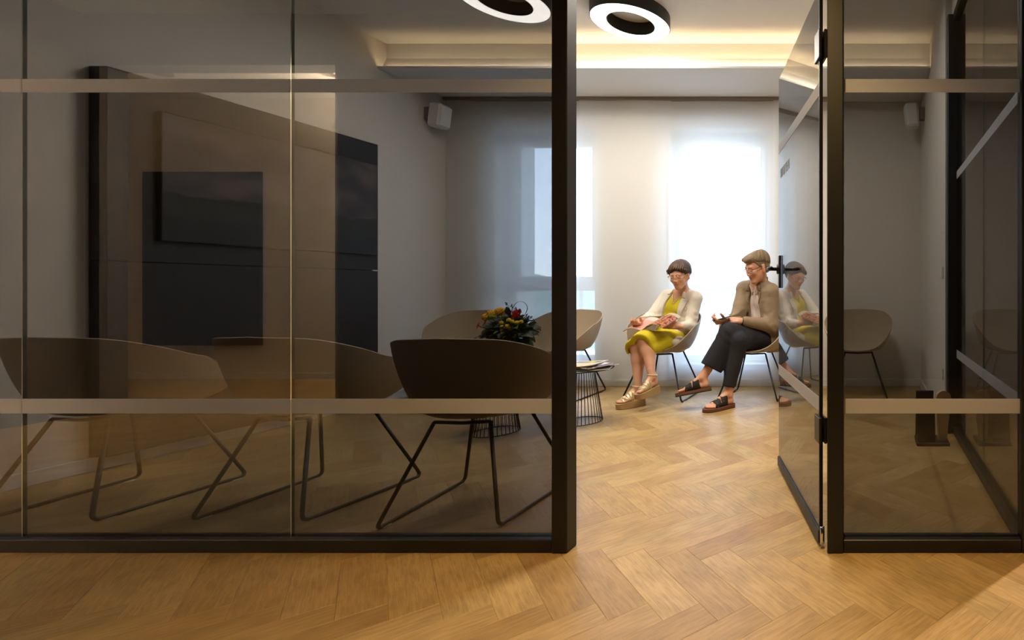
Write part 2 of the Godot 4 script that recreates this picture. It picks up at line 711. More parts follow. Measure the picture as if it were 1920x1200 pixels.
func make_door() -> void:
	var dr := structure("door_1", "smoked glass door standing open into the waiting room, lettered WARTEN, with black lever handle")
	dr.position = P(-0.186, 0, 1.917)
	dr.rotation.y = deg_to_rad(110.3)
	var L := 0.905
	var H := 2.16
	var st := begin()
	box(st, Vector3(0.010, 0.06, -0.005), Vector3(L, H, 0.005))
	fab("glass_pane", st, M.tinted_glass, dr)
	st = begin()
	box(st, Vector3(0.0, 0.015, -0.012), Vector3(L, 0.065, 0.012), 0.002)
	fab("bottom_rail", st, M.frame, dr)
	st = begin()
	box(st, Vector3(0.0, 0.015, -0.007), Vector3(0.010, H, 0.007), 0.001)
	fab("hinge_edge", st, M.black_metal, dr)
	for h in [[1.747, 1.798], [0.521, 0.577]]:
		st = begin()
		box(st, Vector3(0.012, h[0], -0.0064), Vector3(L, h[1], -0.0054))
		fab("frosted_band", st, M.frosted_film, dr)
	for h in [[0.405, 0.505], [1.88, 1.99]]:
		st = begin()
		box(st, Vector3(-0.03, h[0], -0.016), Vector3(0.045, h[1], -0.0052), 0.002)
		box(st, Vector3(-0.03, h[0], 0.0052), Vector3(0.045, h[1], 0.016), 0.002)
		fab("hinge", st, M.black_metal, dr)
	st = begin(true)
	tube(st, [Vector3(-0.016, 0.02, 0), Vector3(-0.016, 0.085, 0)], 0.009, 12)
	fab("pivot_pin", st, M.chrome, dr)
	# lock case and levers on both faces
	st = begin()
	for s in [-1, 1]:
		box(st, Vector3(0.835, 1.0, s * 0.0055), Vector3(0.868, 1.178, s * 0.016), 0.002)
	var lock := fab("lock_plate", st, M.black_metal, dr)
	for s in [-1, 1]:
		st = begin(true)
		tube(st, [Vector3(0.851, 1.103, s * 0.014), Vector3(0.851, 1.103, s * 0.024)], 0.027, 20)
		fab("rose", st, M.black_metal, lock)
		st = begin(true)
		tube(st, rounded([Vector3(0.851, 1.103, s * 0.02), Vector3(0.851, 1.103, s * 0.075), Vector3(0.725, 1.103, s * 0.075)], 0.02), 0.0095, 12)
		fab("lever", st, M.black_metal, lock)
	# lettering on the face towards the corridor
	var tm := TextMesh.new()
	var f := SystemFont.new()
	f.font_names = PackedStringArray(["Droid Sans"])
	tm.font = f
	tm.text = "WARTEN"
	tm.font_size = 32
	tm.pixel_size = 0.0021
	tm.depth = 0.0006
	var o := put("lettering", tm, M.grey_letters, dr)
	o.position = Vector3(0.725, 1.622, -0.0058)
	o.rotation.y = PI


func make_side_glass() -> void:
	var w := structure("wall_side", "dark framed glass partition running along the right side towards the window wall")
	var xa := 0.575
	var xb := 0.635
	var st := begin()
	slab(st, xa - 0.035, xb + 0.0, 0, FRAME_TOP, 3.40, 3.458, 0.003)
	fab("end_post", st, M.frame, w)
	st = begin()
	slab(st, xa, xb, 0, 0.05, GLASS_D + 0.06, 3.40, 0.003)
	fab("bottom_rail", st, M.frame, w)
	st = begin()
	slab(st, xa, xb, FRAME_TOP - 0.05, FRAME_TOP, GLASS_D + 0.06, 3.40, 0.003)
	fab("top_rail", st, M.frame, w)
	st = begin()
	slab(st, xa, xb, FRAME_TOP, CEIL, GLASS_D + 0.06, 3.46)
	fab("bulkhead", st, M.wall, w)
	for a in [[GLASS_D + 0.06, 2.62], [2.625, 3.40]]:
		st = begin()
		slab(st, 0.600, 0.610, 0.05, FRAME_TOP - 0.05, a[0], a[1])
		var p := fab("glass_pane", st, M.side_glass, w)
		for h in [[1.747, 1.798], [0.521, 0.577]]:
			st = begin()
			slab(st, 0.5986, 0.5996, h[0], h[1], a[0], a[1])
			fab("frosted_band", st, M.frosted_film, p)
	st = begin()
	slab(st, 0.5995, 0.6105, 0.05, FRAME_TOP - 0.05, 2.62, 2.625)
	fab("pane_joint", st, M.glass_edge, w)


func make_windows() -> void:
	for k in 2:
		var w := structure("window_%d" % (k + 1), ["white framed window left behind the sheer curtains", "white framed window behind the two seated people"][k])
		var x0: float = WIN[k][0]
		var x1: float = WIN[k][1]
		var d0 := BACK_D + 0.20
		var d1 := BACK_D + 0.27
		var st := begin()
		slab(st, x0, x0 + 0.07, WIN_H[0], WIN_H[1], d0, d1, 0.004)
		slab(st, x1 - 0.07, x1, WIN_H[0], WIN_H[1], d0, d1, 0.004)
		slab(st, x0 + 0.07, x1 - 0.07, WIN_H[1] - 0.07, WIN_H[1], d0, d1, 0.004)
		slab(st, x0 + 0.07, x1 - 0.07, WIN_H[0], WIN_H[0] + 0.07, d0, d1, 0.004)
		slab(st, x0 + 0.07, x1 - 0.07, 0.97, 1.05, d0, d1, 0.004)
		fab("window_frame", st, M.window_frame, w)
		st = begin()
		var s0 := x0 + 0.075
		var s1 := x1 - 0.075
		slab(st, s0, s0 + 0.06, 1.055, WIN_H[1] - 0.075, d0 - 0.012, d1 - 0.02, 0.004)
		slab(st, s1 - 0.06, s1, 1.055, WIN_H[1] - 0.075, d0 - 0.012, d1 - 0.02, 0.004)
		slab(st, s0 + 0.06, s1 - 0.06, WIN_H[1] - 0.135, WIN_H[1] - 0.075, d0 - 0.012, d1 - 0.02, 0.004)
		slab(st, s0 + 0.06, s1 - 0.06, 1.055, 1.12, d0 - 0.012, d1 - 0.02, 0.004)
		var sash := fab("sash", st, M.window_frame, w)
		st = begin(true)
		tube(st, rounded([Vector3(s0 + 0.03, 1.75, -(d0 - 0.012)), Vector3(s0 + 0.03, 1.75, -(d0 - 0.05)), Vector3(s0 + 0.03, 1.64, -(d0 - 0.05))], 0.012), 0.008, 8)
		fab("window_handle", st, M.white_plastic, sash)
		st = begin()
		slab(st, s0 + 0.06, s1 - 0.06, 1.12, WIN_H[1] - 0.135, d0 + 0.015, d0 + 0.035)
		fab("pane", st, M.clear_glass, w)
		st = begin()
		slab(st, x0 + 0.07, x1 - 0.07, WIN_H[0] + 0.07, 0.97, d0 + 0.02, d0 + 0.04)
		fab("pane", st, M.clear_glass, w)


func make_curtains() -> void:
	var st := begin()
	slab(st, WALL_L + 0.01, -0.30, SOFFIT - 0.028, SOFFIT, 4.925, 4.99, 0.003)
	var r := fab("curtain_rail", st, M.rail_metal)
	tag(r, "flat grey brown curtain rail under the soffit along the window wall", "curtain rail")
	# panel curtains hang in staggered tracks
	var xs := [WALL_L + 0.03, -3.90, -2.86, -1.98, -0.93, -0.52]
	var look := ["narrow sheer curtain panel in the corner beside the left wall", "sheer white curtain panel before the left window, behind the flowers", "sheer white curtain panel left of the seated woman, right of the left window", "wide sheer white curtain panel behind the seated man and woman", "narrow sheer white curtain panel behind the open glass door"]
	for k in 5:
		var d := 4.945 if k % 2 == 0 else 4.965
		var g := []
		var n := 24
		var xa: float = xs[k] - (0.03 if k > 0 else 0.0)
		var xb: float = xs[k + 1]
		for row in [0.078, 1.0, 2.0, SOFFIT - 0.03]:
			var line := []
			for i in n + 1:
				var t := float(i) / n
				line.append(P(lerpf(xa, xb, t), row, d + 0.006 * sin(t * 9.0 + k * 2.1 + row * 0.4)))
			g.append(line)
		st = begin(true)
		sheet(st, g)
		var c := fab("sheer_curtain", st, M.sheer)
		tag(c, look[k], "curtain", "sheer panel curtains along the window wall")
		st = begin()
		slab(st, xa, xb, 0.072, 0.090, d - 0.003, d + 0.003)
		fab("hem_bar", st, M.sheer, c)


func make_outside() -> void:
	var g := structure("ground", "pale paved ground outside the windows")
	var st := begin()
	slab(st, -60, 40, -3.4, -3.2, 6.6, 120)
	mat("outside_ground", Color(0.82, 0.83, 0.80), 0.9)
	fab("paving", st, M.outside_ground, g)
	var hl := structure("hill", "wooded hill far outside the windows")
	var n := noise_of(90, 0.05, 4)
	var grid := []
	for i in 14:
		var row := []
		for k in 61:
			var x := -52.0 + k * 1.2
			var u := i / 13.0
			row.append(P(x, -3.3 + 6.2 * sin(u * PI * 0.55) * (0.85 + 0.35 * n.get_noise_2d(x * 1.2, 0.0)) + 0.8 * n.get_noise_2d(x * 7.0, u * 90.0) * u, 34.0 + u * 22.0))
		grid.append(row)
	st = begin(true)
	sheet(st, grid)
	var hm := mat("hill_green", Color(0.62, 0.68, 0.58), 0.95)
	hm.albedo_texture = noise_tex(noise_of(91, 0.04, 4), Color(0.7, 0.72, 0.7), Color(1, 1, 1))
	hm.uv1_triplanar = true
	hm.uv1_scale = Vector3.ONE * 0.08
	fab("slope", st, hm, hl)


# ---------------------------------------------------------------- what lies on the camera's side of the glass
const OPEN := [-6.04, -4.19]     # opening in the near corridor wall
const NEAR_D := -0.10

func make_back_rooms() -> void:
	# corridor walls
	var w := structure("wall_corridor", "dark wall of the corridor on the camera's side with an opening to a bright room")
	var st := begin()
	slab(st, -6.3, OPEN[0], 0, CEIL, NEAR_D - 0.15, NEAR_D)
	slab(st, OPEN[0], OPEN[1], 2.75, CEIL, NEAR_D - 0.15, NEAR_D)
	slab(st, OPEN[1], -1.0, 0, CEIL, NEAR_D - 0.15, NEAR_D)
	slab(st, -1.15, -1.0, 0, CEIL, -1.66, NEAR_D - 0.15)
	slab(st, -1.15, 2.6, 0, CEIL, -1.81, -1.66)
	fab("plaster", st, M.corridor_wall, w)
	w = structure("wall_corridor_end", "dark end wall of the corridor on the left")
	st = begin()
	slab(st, -6.3, -6.15, 0, CEIL, NEAR_D, 2.1)
	slab(st, -6.3, WALL_L - 0.2, 0, CEIL, GLASS_D, 2.1)
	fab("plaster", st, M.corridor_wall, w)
	# bright room beyond the opening
	w = structure("wall_far_room", "bright plaster walls of the room seen mirrored in the glass")
	st = begin()
	slab(st, -9.8, -1.15, 0, CEIL - 0.07, -1.81, -1.66)
	slab(st, -9.8, -9.65, 0, CEIL, -1.66, NEAR_D)
	slab(st, -9.65, -6.3, 0, CEIL, NEAR_D - 0.15, NEAR_D)
	fab("plaster", st, M.far_wall, w)
	var b := structure("baseboard_far_room", "white baseboard of the room seen mirrored in the glass")
	st = begin()
	slab(st, -9.65, -1.15, 0, 0.07, -1.66, -1.645, 0.003)
	fab("board", st, M.baseboard, b)
	var c := structure("ceiling_far_room", "white ceiling of the room seen mirrored in the glass")
	st = begin()
	slab(st, -9.65, -1.15, CEIL - 0.07, CEIL, -1.66, NEAR_D - 0.15)
	fab("ceiling_slab", st, M.ceiling, c)
	# dark picture on the far wall
	var pic := thing("wall_picture", "large dark brown and black abstract picture mirrored in the left glass panes", "picture", P(-7.305, 0.372, -1.645))
	st = begin()
	box(st, Vector3(-0.645, 0, -0.015), Vector3(0.645, 1.90, 0.015), 0.004)
	mat("picture_edge", Color(0.05, 0.045, 0.04), 0.6)
	fab("stretcher", st, M.picture_edge, pic)
	var im := Image.create(128, 192, false, Image.FORMAT_RGB8)
	var n := noise_of(5, 0.02, 4)
	for y in 192:
		for x in 128:
			var v := n.get_noise_2d(x * 1.4, y)
			var col := Color(0.10, 0.075, 0.03) if y < 62 + v * 9 else (Color(0.055, 0.055, 0.055) if y < 126 + v * 2 else Color(0.03, 0.03, 0.03))
			im.set_pixel(x, y, col * (1.0 + 0.35 * v))
	var pm := mat("picture_paint", Color.WHITE, 0.7)
	pm.albedo_texture = ImageTexture.create_from_image(im)
	st = begin()
	quad_uv(st, [Vector3(0.64, 0.005, -0.0158), Vector3(-0.64, 0.005, -0.0158), Vector3(-0.64, 1.895, -0.0158), Vector3(0.64, 1.895, -0.0158)], [Vector2(0, 1), Vector2(1, 1), Vector2(1, 0), Vector2(0, 0)])
	fab("canvas", st, M.picture_paint, pic)
	# luminous ceiling panels of that room, out of the mirrored view
	var lp := thing("light_panel", "square luminous panel hanging in the side room behind the corridor wall", "pendant lamp", P(-4.55, 2.45, -1.0))
	st = begin()
	box(st, Vector3(-0.31, 0.0, -0.31), Vector3(0.31, 0.044, 0.31), 0.004)
	fab("frame", st, M.white_plastic, lp)
	for s in [-1.0, 1.0]:
		st = begin()
		box(st, Vector3(-0.29, 0.022 + s * 0.0215, -0.29), Vector3(0.29, 0.022 + s * 0.0265, 0.29))
		fab("diffuser", st, M.panel_glow, lp)
		area_light("panel_light", Vector3(0, 0.022 + s * 0.034, 0), Vector3(s * PI / 2, 0, 0), Vector2(0.56, 0.56), BACK_E * (0.22 if s < 0 else 1.5), Color(1.0, 0.90, 0.76), lp)
		st = begin()
		tube(st, [Vector3(s * 0.25, 0.04, 0), Vector3(s * 0.25, CEIL - 0.07 - 2.45, 0)], 0.002, 6)
		fab("cable", st, M.rail_metal, lp)
	for k in 2:
		var x: float = [-6.83, -5.21][k]
		st = begin(true)
		lathe(st, [Vector2(0.0, -0.012), Vector2(0.052, -0.012), Vector2(0.06, -0.02), Vector2(0.075, -0.02), Vector2(0.078, 0.0), Vector2(0.0, 0.0)], 28)
		var dl := fab("downlight_ring", st, M.rail_metal)
		dl.position = P(x, CEIL - 0.071, -0.99)
		tag(dl, ["round unlit downlight in the mirrored ceiling, left of the pane joint", "round unlit downlight in the mirrored ceiling, right of the pane joint"][k], "downlight")
	# downlights of the corridor
	for k in 3:
		var at: Vector3 = [P(-0.45, CEIL - 0.02, 0.65), P(0.75, CEIL - 0.02, 0.35), P(1.70, CEIL - 0.02, 2.84)][k]
		var dl := thing("downlight", ["recessed corridor downlight before the doorway", "recessed corridor downlight above the camera", "recessed cool white downlight in the passage on the right"][k], "downlight", at)
		st = begin(true)
		lathe(st, [Vector2(0.042, 0.015), Vector2(0.046, -0.008), Vector2(0.060, -0.008), Vector2(0.062, 0.018), Vector2(0.042, 0.018)], 28)
		fab("trim_ring", st, M.white_plastic, dl)
		st = begin(true)
		lathe(st, [Vector2(0.0, 0.008), Vector2(0.041, 0.008), Vector2(0.041, 0.014), Vector2(0.0, 0.014)], 24)
		fab("bulb", st, M.panel_glow, dl)
		var s := SpotLight3D.new()
		s.name = "downlight_beam"
		s.light_color = Color(1.0, 0.82, 0.54) if k < 2 else Color(1.0, 0.93, 0.86)
		s.light_energy = SPOT_E * [2.0, 0.4, 3.0][k]
		s.light_size = 0.04
		s.spot_angle = [37.0, 45.0, 62.0][k]
		s.spot_angle_attenuation = 1.0
		s.spot_range = 8.0
		s.spot_attenuation = 2.0
		s.shadow_enabled = true
		s.position = Vector3(0, -0.012, 0)
		dl.add_child(s)
		if k == 0: s.look_at(P(-0.55, 0.6, 1.62))
		else: s.rotation.x = -PI / 2
	# passage along the right of the side partition
	w = structure("wall_passage", "grey walls of the passage beyond the right glass partition")
	st = begin()
	slab(st, 0.68, 2.6, 0, CEIL, 6.0, 6.15)
	slab(st, 0.53, 0.68, 0, CEIL, BACK_D + 0.3, 6.15)
	slab(st, 2.4, 2.6, 0, CEIL, -1.66, 6.0)
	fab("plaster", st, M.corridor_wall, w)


# ---------------------------------------------------------------- things on the walls
func make_media_panel() -> void:
	var p := thing("wall_panel", "tall black wall panel with a fine seam standing proud of the left wall", "wall panel", P(WALL_L, 0.078, 3.445), PI / 2)
	# local x runs along the wall (away from the corridor is +x), z out into the room
	var st := begin()
	box(st, Vector3(-0.745, 0.0, 0.0), Vector3(0.745, 1.066, 0.10), 0.002)
	fab("lower_board", st, M.panel, p)
	st = begin()
	box(st, Vector3(-0.745, 1.072, 0.0), Vector3(0.745, 2.132, 0.10), 0.002)
	fab("upper_board", st, M.panel, p)
	st = begin()
	box(st, Vector3(-0.74, 1.064, 0.0), Vector3(0.72, 1.074, 0.085))
	fab("seam", st, M.black_metal, p)
	st = begin()
	box(st, Vector3(0.70, 1.064, 0.085), Vector3(0.745, 1.074, 0.101))
	fab("seam_end", st, M.white_plastic, p)
	var s := thing("landscape_print", "wide dim landscape print of a cloudy sky over green reeds on the black wall panel", "picture", P(WALL_L + 0.101, 1.275, 3.52), PI / 2)
	st = begin()
	box(st, Vector3(-0.635, 0, 0), Vector3(0.635, 0.755, 0.030), 0.003)
	fab("edge", st, M.black_metal, s)
	var im := Image.create(256, 152, false, Image.FORMAT_RGB8)
	var n := noise_of(21, 0.012, 5)
	var r := noise_of(22, 0.08, 3)
	for y in 152:
		for x in 256:
			var v := n.get_noise_2d(x, y * 1.8)
			var c := Color(0.20, 0.18, 0.19).lerp(Color(0.36, 0.31, 0.30), clampf(0.4 + v * 1.6, 0, 1))
			if y > 92 + 10 * n.get_noise_2d(x * 1.5, 700.0): c = Color(0.13, 0.14, 0.085) * (1.0 + 0.5 * r.get_noise_2d(x * 3.0, y * 0.6))
			if y > 122: c = Color(0.075, 0.08, 0.075) * (1.0 + 0.3 * r.get_noise_2d(x, y * 4.0))
			im.set_pixel(x, y, c)
	var pm := mat("landscape_paint", Color.WHITE, 0.55)
	pm.albedo_texture = ImageTexture.create_from_image(im)
	st = begin()
	quad_uv(st, [Vector3(-0.628, 0.007, 0.0305), Vector3(0.628, 0.007, 0.0305), Vector3(0.628, 0.748, 0.0305), Vector3(-0.628, 0.748, 0.0305)], [Vector2(0, 1), Vector2(1, 1), Vector2(1, 0), Vector2(0, 0)])
	fab("print", st, M.landscape_paint, s)


func make_lamps() -> void:
	for k in 3:
		var at: Vector3 = [P(-2.62, 3.05, 3.563), P(-1.85, 3.05, 3.85), P(-0.55, 3.05, 2.95)][k]
		var l := thing("ring_lamp", ["dark ring shaped ceiling lamp seen through the glass, left of the door post", "dark ring shaped ceiling lamp seen through the open doorway", "dark ring shaped ceiling lamp closest to the doorway and the glass front"][k], "ceiling lamp", at, 0.0, "ring shaped ceiling lamps of the waiting room")
		var st := begin(true)
		lathe(st, [Vector2(0.279, 0.0), Vector2(0.283, 0.004), Vector2(0.283, 0.099), Vector2(0.166, 0.099), Vector2(0.166, 0.004), Vector2(0.170, 0.0)], 72)
		var st2 := begin()
		lathe(st2, [Vector2(0.279, -0.001), Vector2(0.283, 0.003), Vector2(0.283, 0.0985), Vector2(0.166, 0.0985), Vector2(0.166, 0.003), Vector2(0.170, -0.001), Vector2(0.172, 0.006), Vector2(0.277, 0.006)], 96, Vector3.ZERO, true)
		fab("ring_body", st2, M.lamp_body, l)
		var g := begin()
		lathe(g, [Vector2(0.172, 0.001), Vector2(0.277, 0.001), Vector2(0.277, 0.005), Vector2(0.172, 0.005)], 96, Vector3.ZERO, true)
		fab("diffuser", g, M.lamp_glow, l)
		for i in 8:
			var a := TAU * i / 8.0
			area_light("ring_light", Vector3(cos(a) * 0.2245, -0.003, -sin(a) * 0.2245), Vector3(-PI / 2, a, 0), Vector2(0.085, 0.13), RING_E / 8.0 * [1.1, 0.5, 1.25][k], WARM, l)


func make_small_fittings() -> void:
	for k in 2:
		var s := thing("wall_speaker", ["small white speaker on the left wall beside the curtain corner", "small white speaker on the right wall near the corner"][k], "speaker", [P(WALL_L + 0.001, 2.55, 4.76), P(WALL_R - 0.001, 2.55, 4.76)][k], [PI / 2, -PI / 2][k], "small white wall speakers")
		var st := begin()
		box(st, Vector3(-0.03, 0.06, 0.0), Vector3(0.03, 0.18, 0.05), 0.004)
		fab("bracket", st, M.rail_metal, s)
		st = begin()
		box(st, Vector3(-0.070, 0.0, 0.05), Vector3(0.070, 0.225, 0.17), 0.018, Transform3D(Basis(Vector3.RIGHT, 0.12), Vector3.ZERO))
		fab("cabinet", st, M.white_plastic, s)
		st = begin()
		box(st, Vector3(-0.058, 0.02, 0.171), Vector3(0.058, 0.205, 0.175), 0.001, Transform3D(Basis(Vector3.RIGHT, 0.12), Vector3.ZERO))
		fab("grille", st, M.baseboard, s)
	for k in 2:
		var s := thing("wall_switch", ["white light switch on the right wall beside the glass frame", "white socket low on the right wall beside the glass frame"][k], ["switch", "socket"][k], P(WALL_R - 0.001, [1.07, 0.34][k], 3.58), -PI / 2)
		var st := begin()
		box(st, Vector3(-0.042, 0, 0), Vector3(0.042, 0.084, 0.009), 0.003)
		fab("plate", st, M.white_plastic, s)
		st = begin()
		if k == 0: box(st, Vector3(-0.03, 0.012, 0.008), Vector3(0.03, 0.072, 0.013), 0.002)
		else: tube(st, [Vector3(0, 0.042, 0.006), Vector3(0, 0.042, 0.010)], 0.022, 20)
		fab(["rocker", "outlet"][k], st, M.baseboard, s)
	# slim leaflet stand on the floor by the right wall
	var m := thing("leaflet_stand", "dark floor stand with a pale rounded wooden board at the right wall", "stand", P(0.42, 0, 3.20))
	mat("pale_wood", Color(0.80, 0.68, 0.53), 0.5)
	mat("dark_board", Color(0.12, 0.11, 0.105), 0.5)
	var st := begin()
	box(st, Vector3(-0.115, 0.005, -0.10), Vector3(0.0, 0.32, -0.085), 0.003, Transform3D(Basis(Vector3.RIGHT, 0.15), Vector3.ZERO))
	box(st, Vector3(-0.115, 0.005, 0.04), Vector3(0.0, 0.24, 0.055), 0.003, Transform3D(Basis(Vector3.RIGHT, -0.10), Vector3.ZERO))
	fab("side_board", st, M.dark_board, m)
	st = begin()
	box(st, Vector3(-0.12, 0.0, -0.11), Vector3(0.09, 0.02, 0.07), 0.003)
	fab("base", st, M.dark_board, m)
	var o := PackedVector2Array()
	for i in 13:
		var a := PI * i / 12.0
		o.append(Vector2(0.05 * cos(a), 0.29 + 0.05 * sin(a)))
	o.append(Vector2(-0.03, 0.02)); o.append(Vector2(0.02, 0.02))
	st = begin()
	prism(st, o, -0.015, 0.015, Transform3D(Basis(Vector3.UP, 0.2), Vector3(0.055, 0, 0)))
	fab("rounded_board", st, M.pale_wood, m)


# ---------------------------------------------------------------- chairs
func smooth_table(xs: Array, ys: Array, x: float) -> float:
	for i in xs.size() - 1:
		if x <= xs[i + 1]:
			var t: float = clampf((x - xs[i]) / (xs[i + 1] - xs[i]), 0, 1)
			var m0: float = (ys[i + 1] - ys[maxi(i - 1, 0)]) / (xs[i + 1] - xs[maxi(i - 1, 0)])
			var j := mini(i + 2, xs.size() - 1)
			var m1: float = (ys[j] - ys[i]) / (xs[j] - xs[i])
			var h: float = xs[i + 1] - xs[i]
			var t2 := t * t
			var t3 := t2 * t
			return (2 * t3 - 3 * t2 + 1) * ys[i] + (t3 - 2 * t2 + t) * h * m0 + (3 * t2 - 2 * t3) * ys[i + 1] + (t3 - t2) * h * m1
	return ys[ys.size() - 1]


# inner face of the shell: phi 0 is the middle of the back, PI the front edge; t 0 the middle of the seat, 1 the rim
func shell_point(phi: float, t: float) -> Vector3:
	var a := rad_to_deg(absf(phi))
	var rim_h := smooth_table([0, 40, 72, 95, 115, 132, 150, 165, 180], [0.785, 0.770, 0.718, 0.655, 0.582, 0.515, 0.465, 0.445, 0.438], a)
	var cx := sin(phi)
	var cz := -cos(phi)
	var rx := 0.315 * signf(cx) * pow(absf(cx), 0.80)
	var rz: float = (0.275 if cz < 0 else 0.265) * signf(cz) * pow(absf(cz), 0.85)
	if cz > 0: rx *= 1.0 - 0.12 * cz
	var seat := Vector3(0, 0.428, 0.02)
	var rad := 1.40 * t if t < 0.5 else 0.70 + 0.30 * (1.0 - pow(1.0 - (t - 0.5) / 0.5, 1.25))
	var u := clampf((t - 0.34) / 0.66, 0, 1)
	var up := (rim_h - seat.y) * pow(u, 1.75) + 0.012 * t * t * (1.0 if cz > 0 else 0.4)
	return Vector3(rx * rad, seat.y + up, seat.z + (rz - 0.0) * rad)


func shell_mesh() -> Mesh:
	var nphi := 72
	var nt := 22
	var th := 0.008
	var inner := []
	var outer := []
	for i in nphi:
		var phi := TAU * i / nphi - PI
		var row := []
		var row2 := []
		for k in nt + 1:
			var t := maxf(float(k) / nt, 0.02)
			var p := shell_point(phi, t)
			var e := 0.01
			var du := shell_point(phi + e, t) - shell_point(phi - e, t)
			var dv := shell_point(phi, minf(t + e, 1.0)) - shell_point(phi, t - e)
			var n := du.cross(dv).normalized()
			if n.y < 0 and t < 0.4: n = -n
			row.append(p)
			row2.append(p - n * th)
		inner.append(row)
		outer.append(row2)
	# the normal must point into the bowl
	var st := begin(true)
	var c := Vector3(0, 0.428, 0.02)
	for i in nphi:
		var i2 := (i + 1) % nphi
		for k in nt:
			quad(st, inner[i][k], inner[i2][k], inner[i2][k + 1], inner[i][k + 1])
			quad(st, outer[i][k + 1], outer[i2][k + 1], outer[i2][k], outer[i][k])
		tri(st, c, inner[i2][0], inner[i][0])
		tri(st, c - Vector3(0, th, 0), outer[i][0], outer[i2][0])
	st.set_smooth_group(1)
	for i in nphi:
		var i2 := (i + 1) % nphi
		var lip0: Vector3 = (inner[i][nt] + outer[i][nt]) / 2 + Vector3(0, 0.003, 0)
		var lip1: Vector3 = (inner[i2][nt] + outer[i2][nt]) / 2 + Vector3(0, 0.003, 0)
		quad(st, inner[i][nt], inner[i2][nt], lip1, lip0)
		quad(st, lip0, lip1, outer[i2][nt], outer[i][nt])
	st.generate_normals()
	return st.commit()


func make_chair() -> Node3D:
	var t := thing("shell_chair", "chair", "chair")
	put("shell", shell_mesh(), M.shell, t)
	var r := 0.0078
	for s in [-1, 1]:
		var st := begin(true)
		tube(st, rounded([Vector3(s * 0.118, 0.411, -0.125), Vector3(s * 0.242, r, -0.262), Vector3(s * 0.268, r, 0.262), Vector3(s * 0.130, 0.411, 0.130)], 0.035, 6), r, 10)
		var side := fab("sled_side", st, M.chair_metal, t)
		for z in [-0.215, 0.215]:
			var x: float = s * (0.2425 if z < 0 else 0.2655)
			st = begin(true)
			tube(st, [Vector3(x, 0.0005, z - 0.02), Vector3(x, 0.0005, z + 0.02)], 0.0095, 8, false, 0.55, Vector3.RIGHT)
			fab("glide", st, M.white_plastic, side)
	for z in [-0.125, 0.130]:
		var x := 0.118 if z < 0 else 0.130
		var st := begin(true)
		tube(st, [Vector3(-x, 0.411, z), Vector3(0, 0.405, z), Vector3(x, 0.411, z)], r, 10)
		fab("cross_bar", st, M.chair_metal, t)
	return t


func make_chairs() -> void:
	var c0 := make_chair()
	var rows := [
		[-3.56, 2.36, PI + 0.04, "beige shell chair with its back to the glass, leftmost of the three in front", "shell chairs along the glass front"],
		[-2.645, 2.37, PI - 0.02, "beige shell chair with its back to the glass, middle of the three in front", "shell chairs along the glass front"],
		[-1.80, 2.31, PI + 0.06, "beige shell chair with its back to the glass, next to the doorway post", "shell chairs along the glass front"],
		[-3.63, 4.50, 0.12, "empty beige shell chair in the far left corner, behind the flowers", "shell chairs along the curtains"],
		[-2.83, 4.60, -0.05, "empty beige shell chair by the curtains behind the table with magazines", "shell chairs along the curtains"],
		[-1.89, 4.58, -0.04, "beige shell chair on which the woman in the cream jacket sits", "shell chairs along the curtains"],
		[-1.06, 4.60, -0.04, "beige shell chair on which the man with the phone sits", "shell chairs along the curtains"],
		[-0.105, 4.66, 0.0, "empty beige shell chair seen through the right glass pane, by the bare wall", "shell chairs along the curtains"],
	]
	for i in rows.size():
		var r: Array = rows[i]
		var c := c0
		if i > 0:
			c = c0.duplicate()
			c.name = numbered("shell_chair")
			add_child(c)
		c.position = P(r[0], 0, r[1])
		c.rotation.y = r[2]
		tag(c, r[3], "chair", r[4])


# ---------------------------------------------------------------- wire tables
func make_tables() -> void:
	var wire := begin()
	tube(wire, [Vector3(0.086, 0.392, 0), Vector3(0.140, 0.005, 0)], 0.0024, 6)
	wire.generate_normals()
	var wm := wire.commit()
	var t := thing("wire_table", "black round side table with wire basket base carrying magazines, right of the post", "side table", P(-2.15, 0, 3.705), 0.0, "round black wire tables")
	var st := begin()
	lathe(st, [Vector2(0.0, 0.393), Vector2(0.215, 0.393), Vector2(0.2195, 0.396), Vector2(0.2195, 0.401), Vector2(0.216, 0.404), Vector2(0.0, 0.404)], 64)
	fab("table_top", st, M.black_metal, t)
	for r in [[0.140, 0.005], [0.086, 0.389]]:
		st = begin(true)
		var pts := []
		for i in 48: pts.append(Vector3(cos(TAU * i / 48) * r[0], r[1], -sin(TAU * i / 48) * r[0]))
		tube(st, pts, 0.0032, 8, true)
		fab("ring", st, M.chair_metal, t)
	for i in 36:
		var w := put("wire", wm, M.chair_metal, t)
		w.rotation.y = TAU * i / 36
	var t2: Node3D = t.duplicate()
	t2.name = numbered("wire_table")
	add_child(t2)
	t2.position = P(-2.59, 0, 3.44)
	tag(t2, "black round side table with wire basket base carrying the flower vase", "side table", "round black wire tables")


# ---------------------------------------------------------------- flowers
func leaf(st: SurfaceTool, from: Vector3, along: Vector3, up: Vector3, len: float, wid: float, droop: float) -> void:
	var a := along.normalized()
	var s := a.cross(up).normalized()
	var u := s.cross(a).normalized()
	var g := []
	for i in 9:
		var t := i / 8.0
		var c := from + a * len * t + u * (0.10 * len * sin(PI * t) - droop * t * t)
		var w := wid * pow(sin(PI * clampf(t * 0.93 + 0.035, 0, 1)), 0.8) * (1.15 - 0.5 * t)
		g.append([c - s * w + u * w * 0.22, c - s * w * 0.5 + u * w * 0.04, c, c + s * w * 0.5 + u * w * 0.04, c + s * w + u * w * 0.22])
	sheet(st, g, 0.0008)


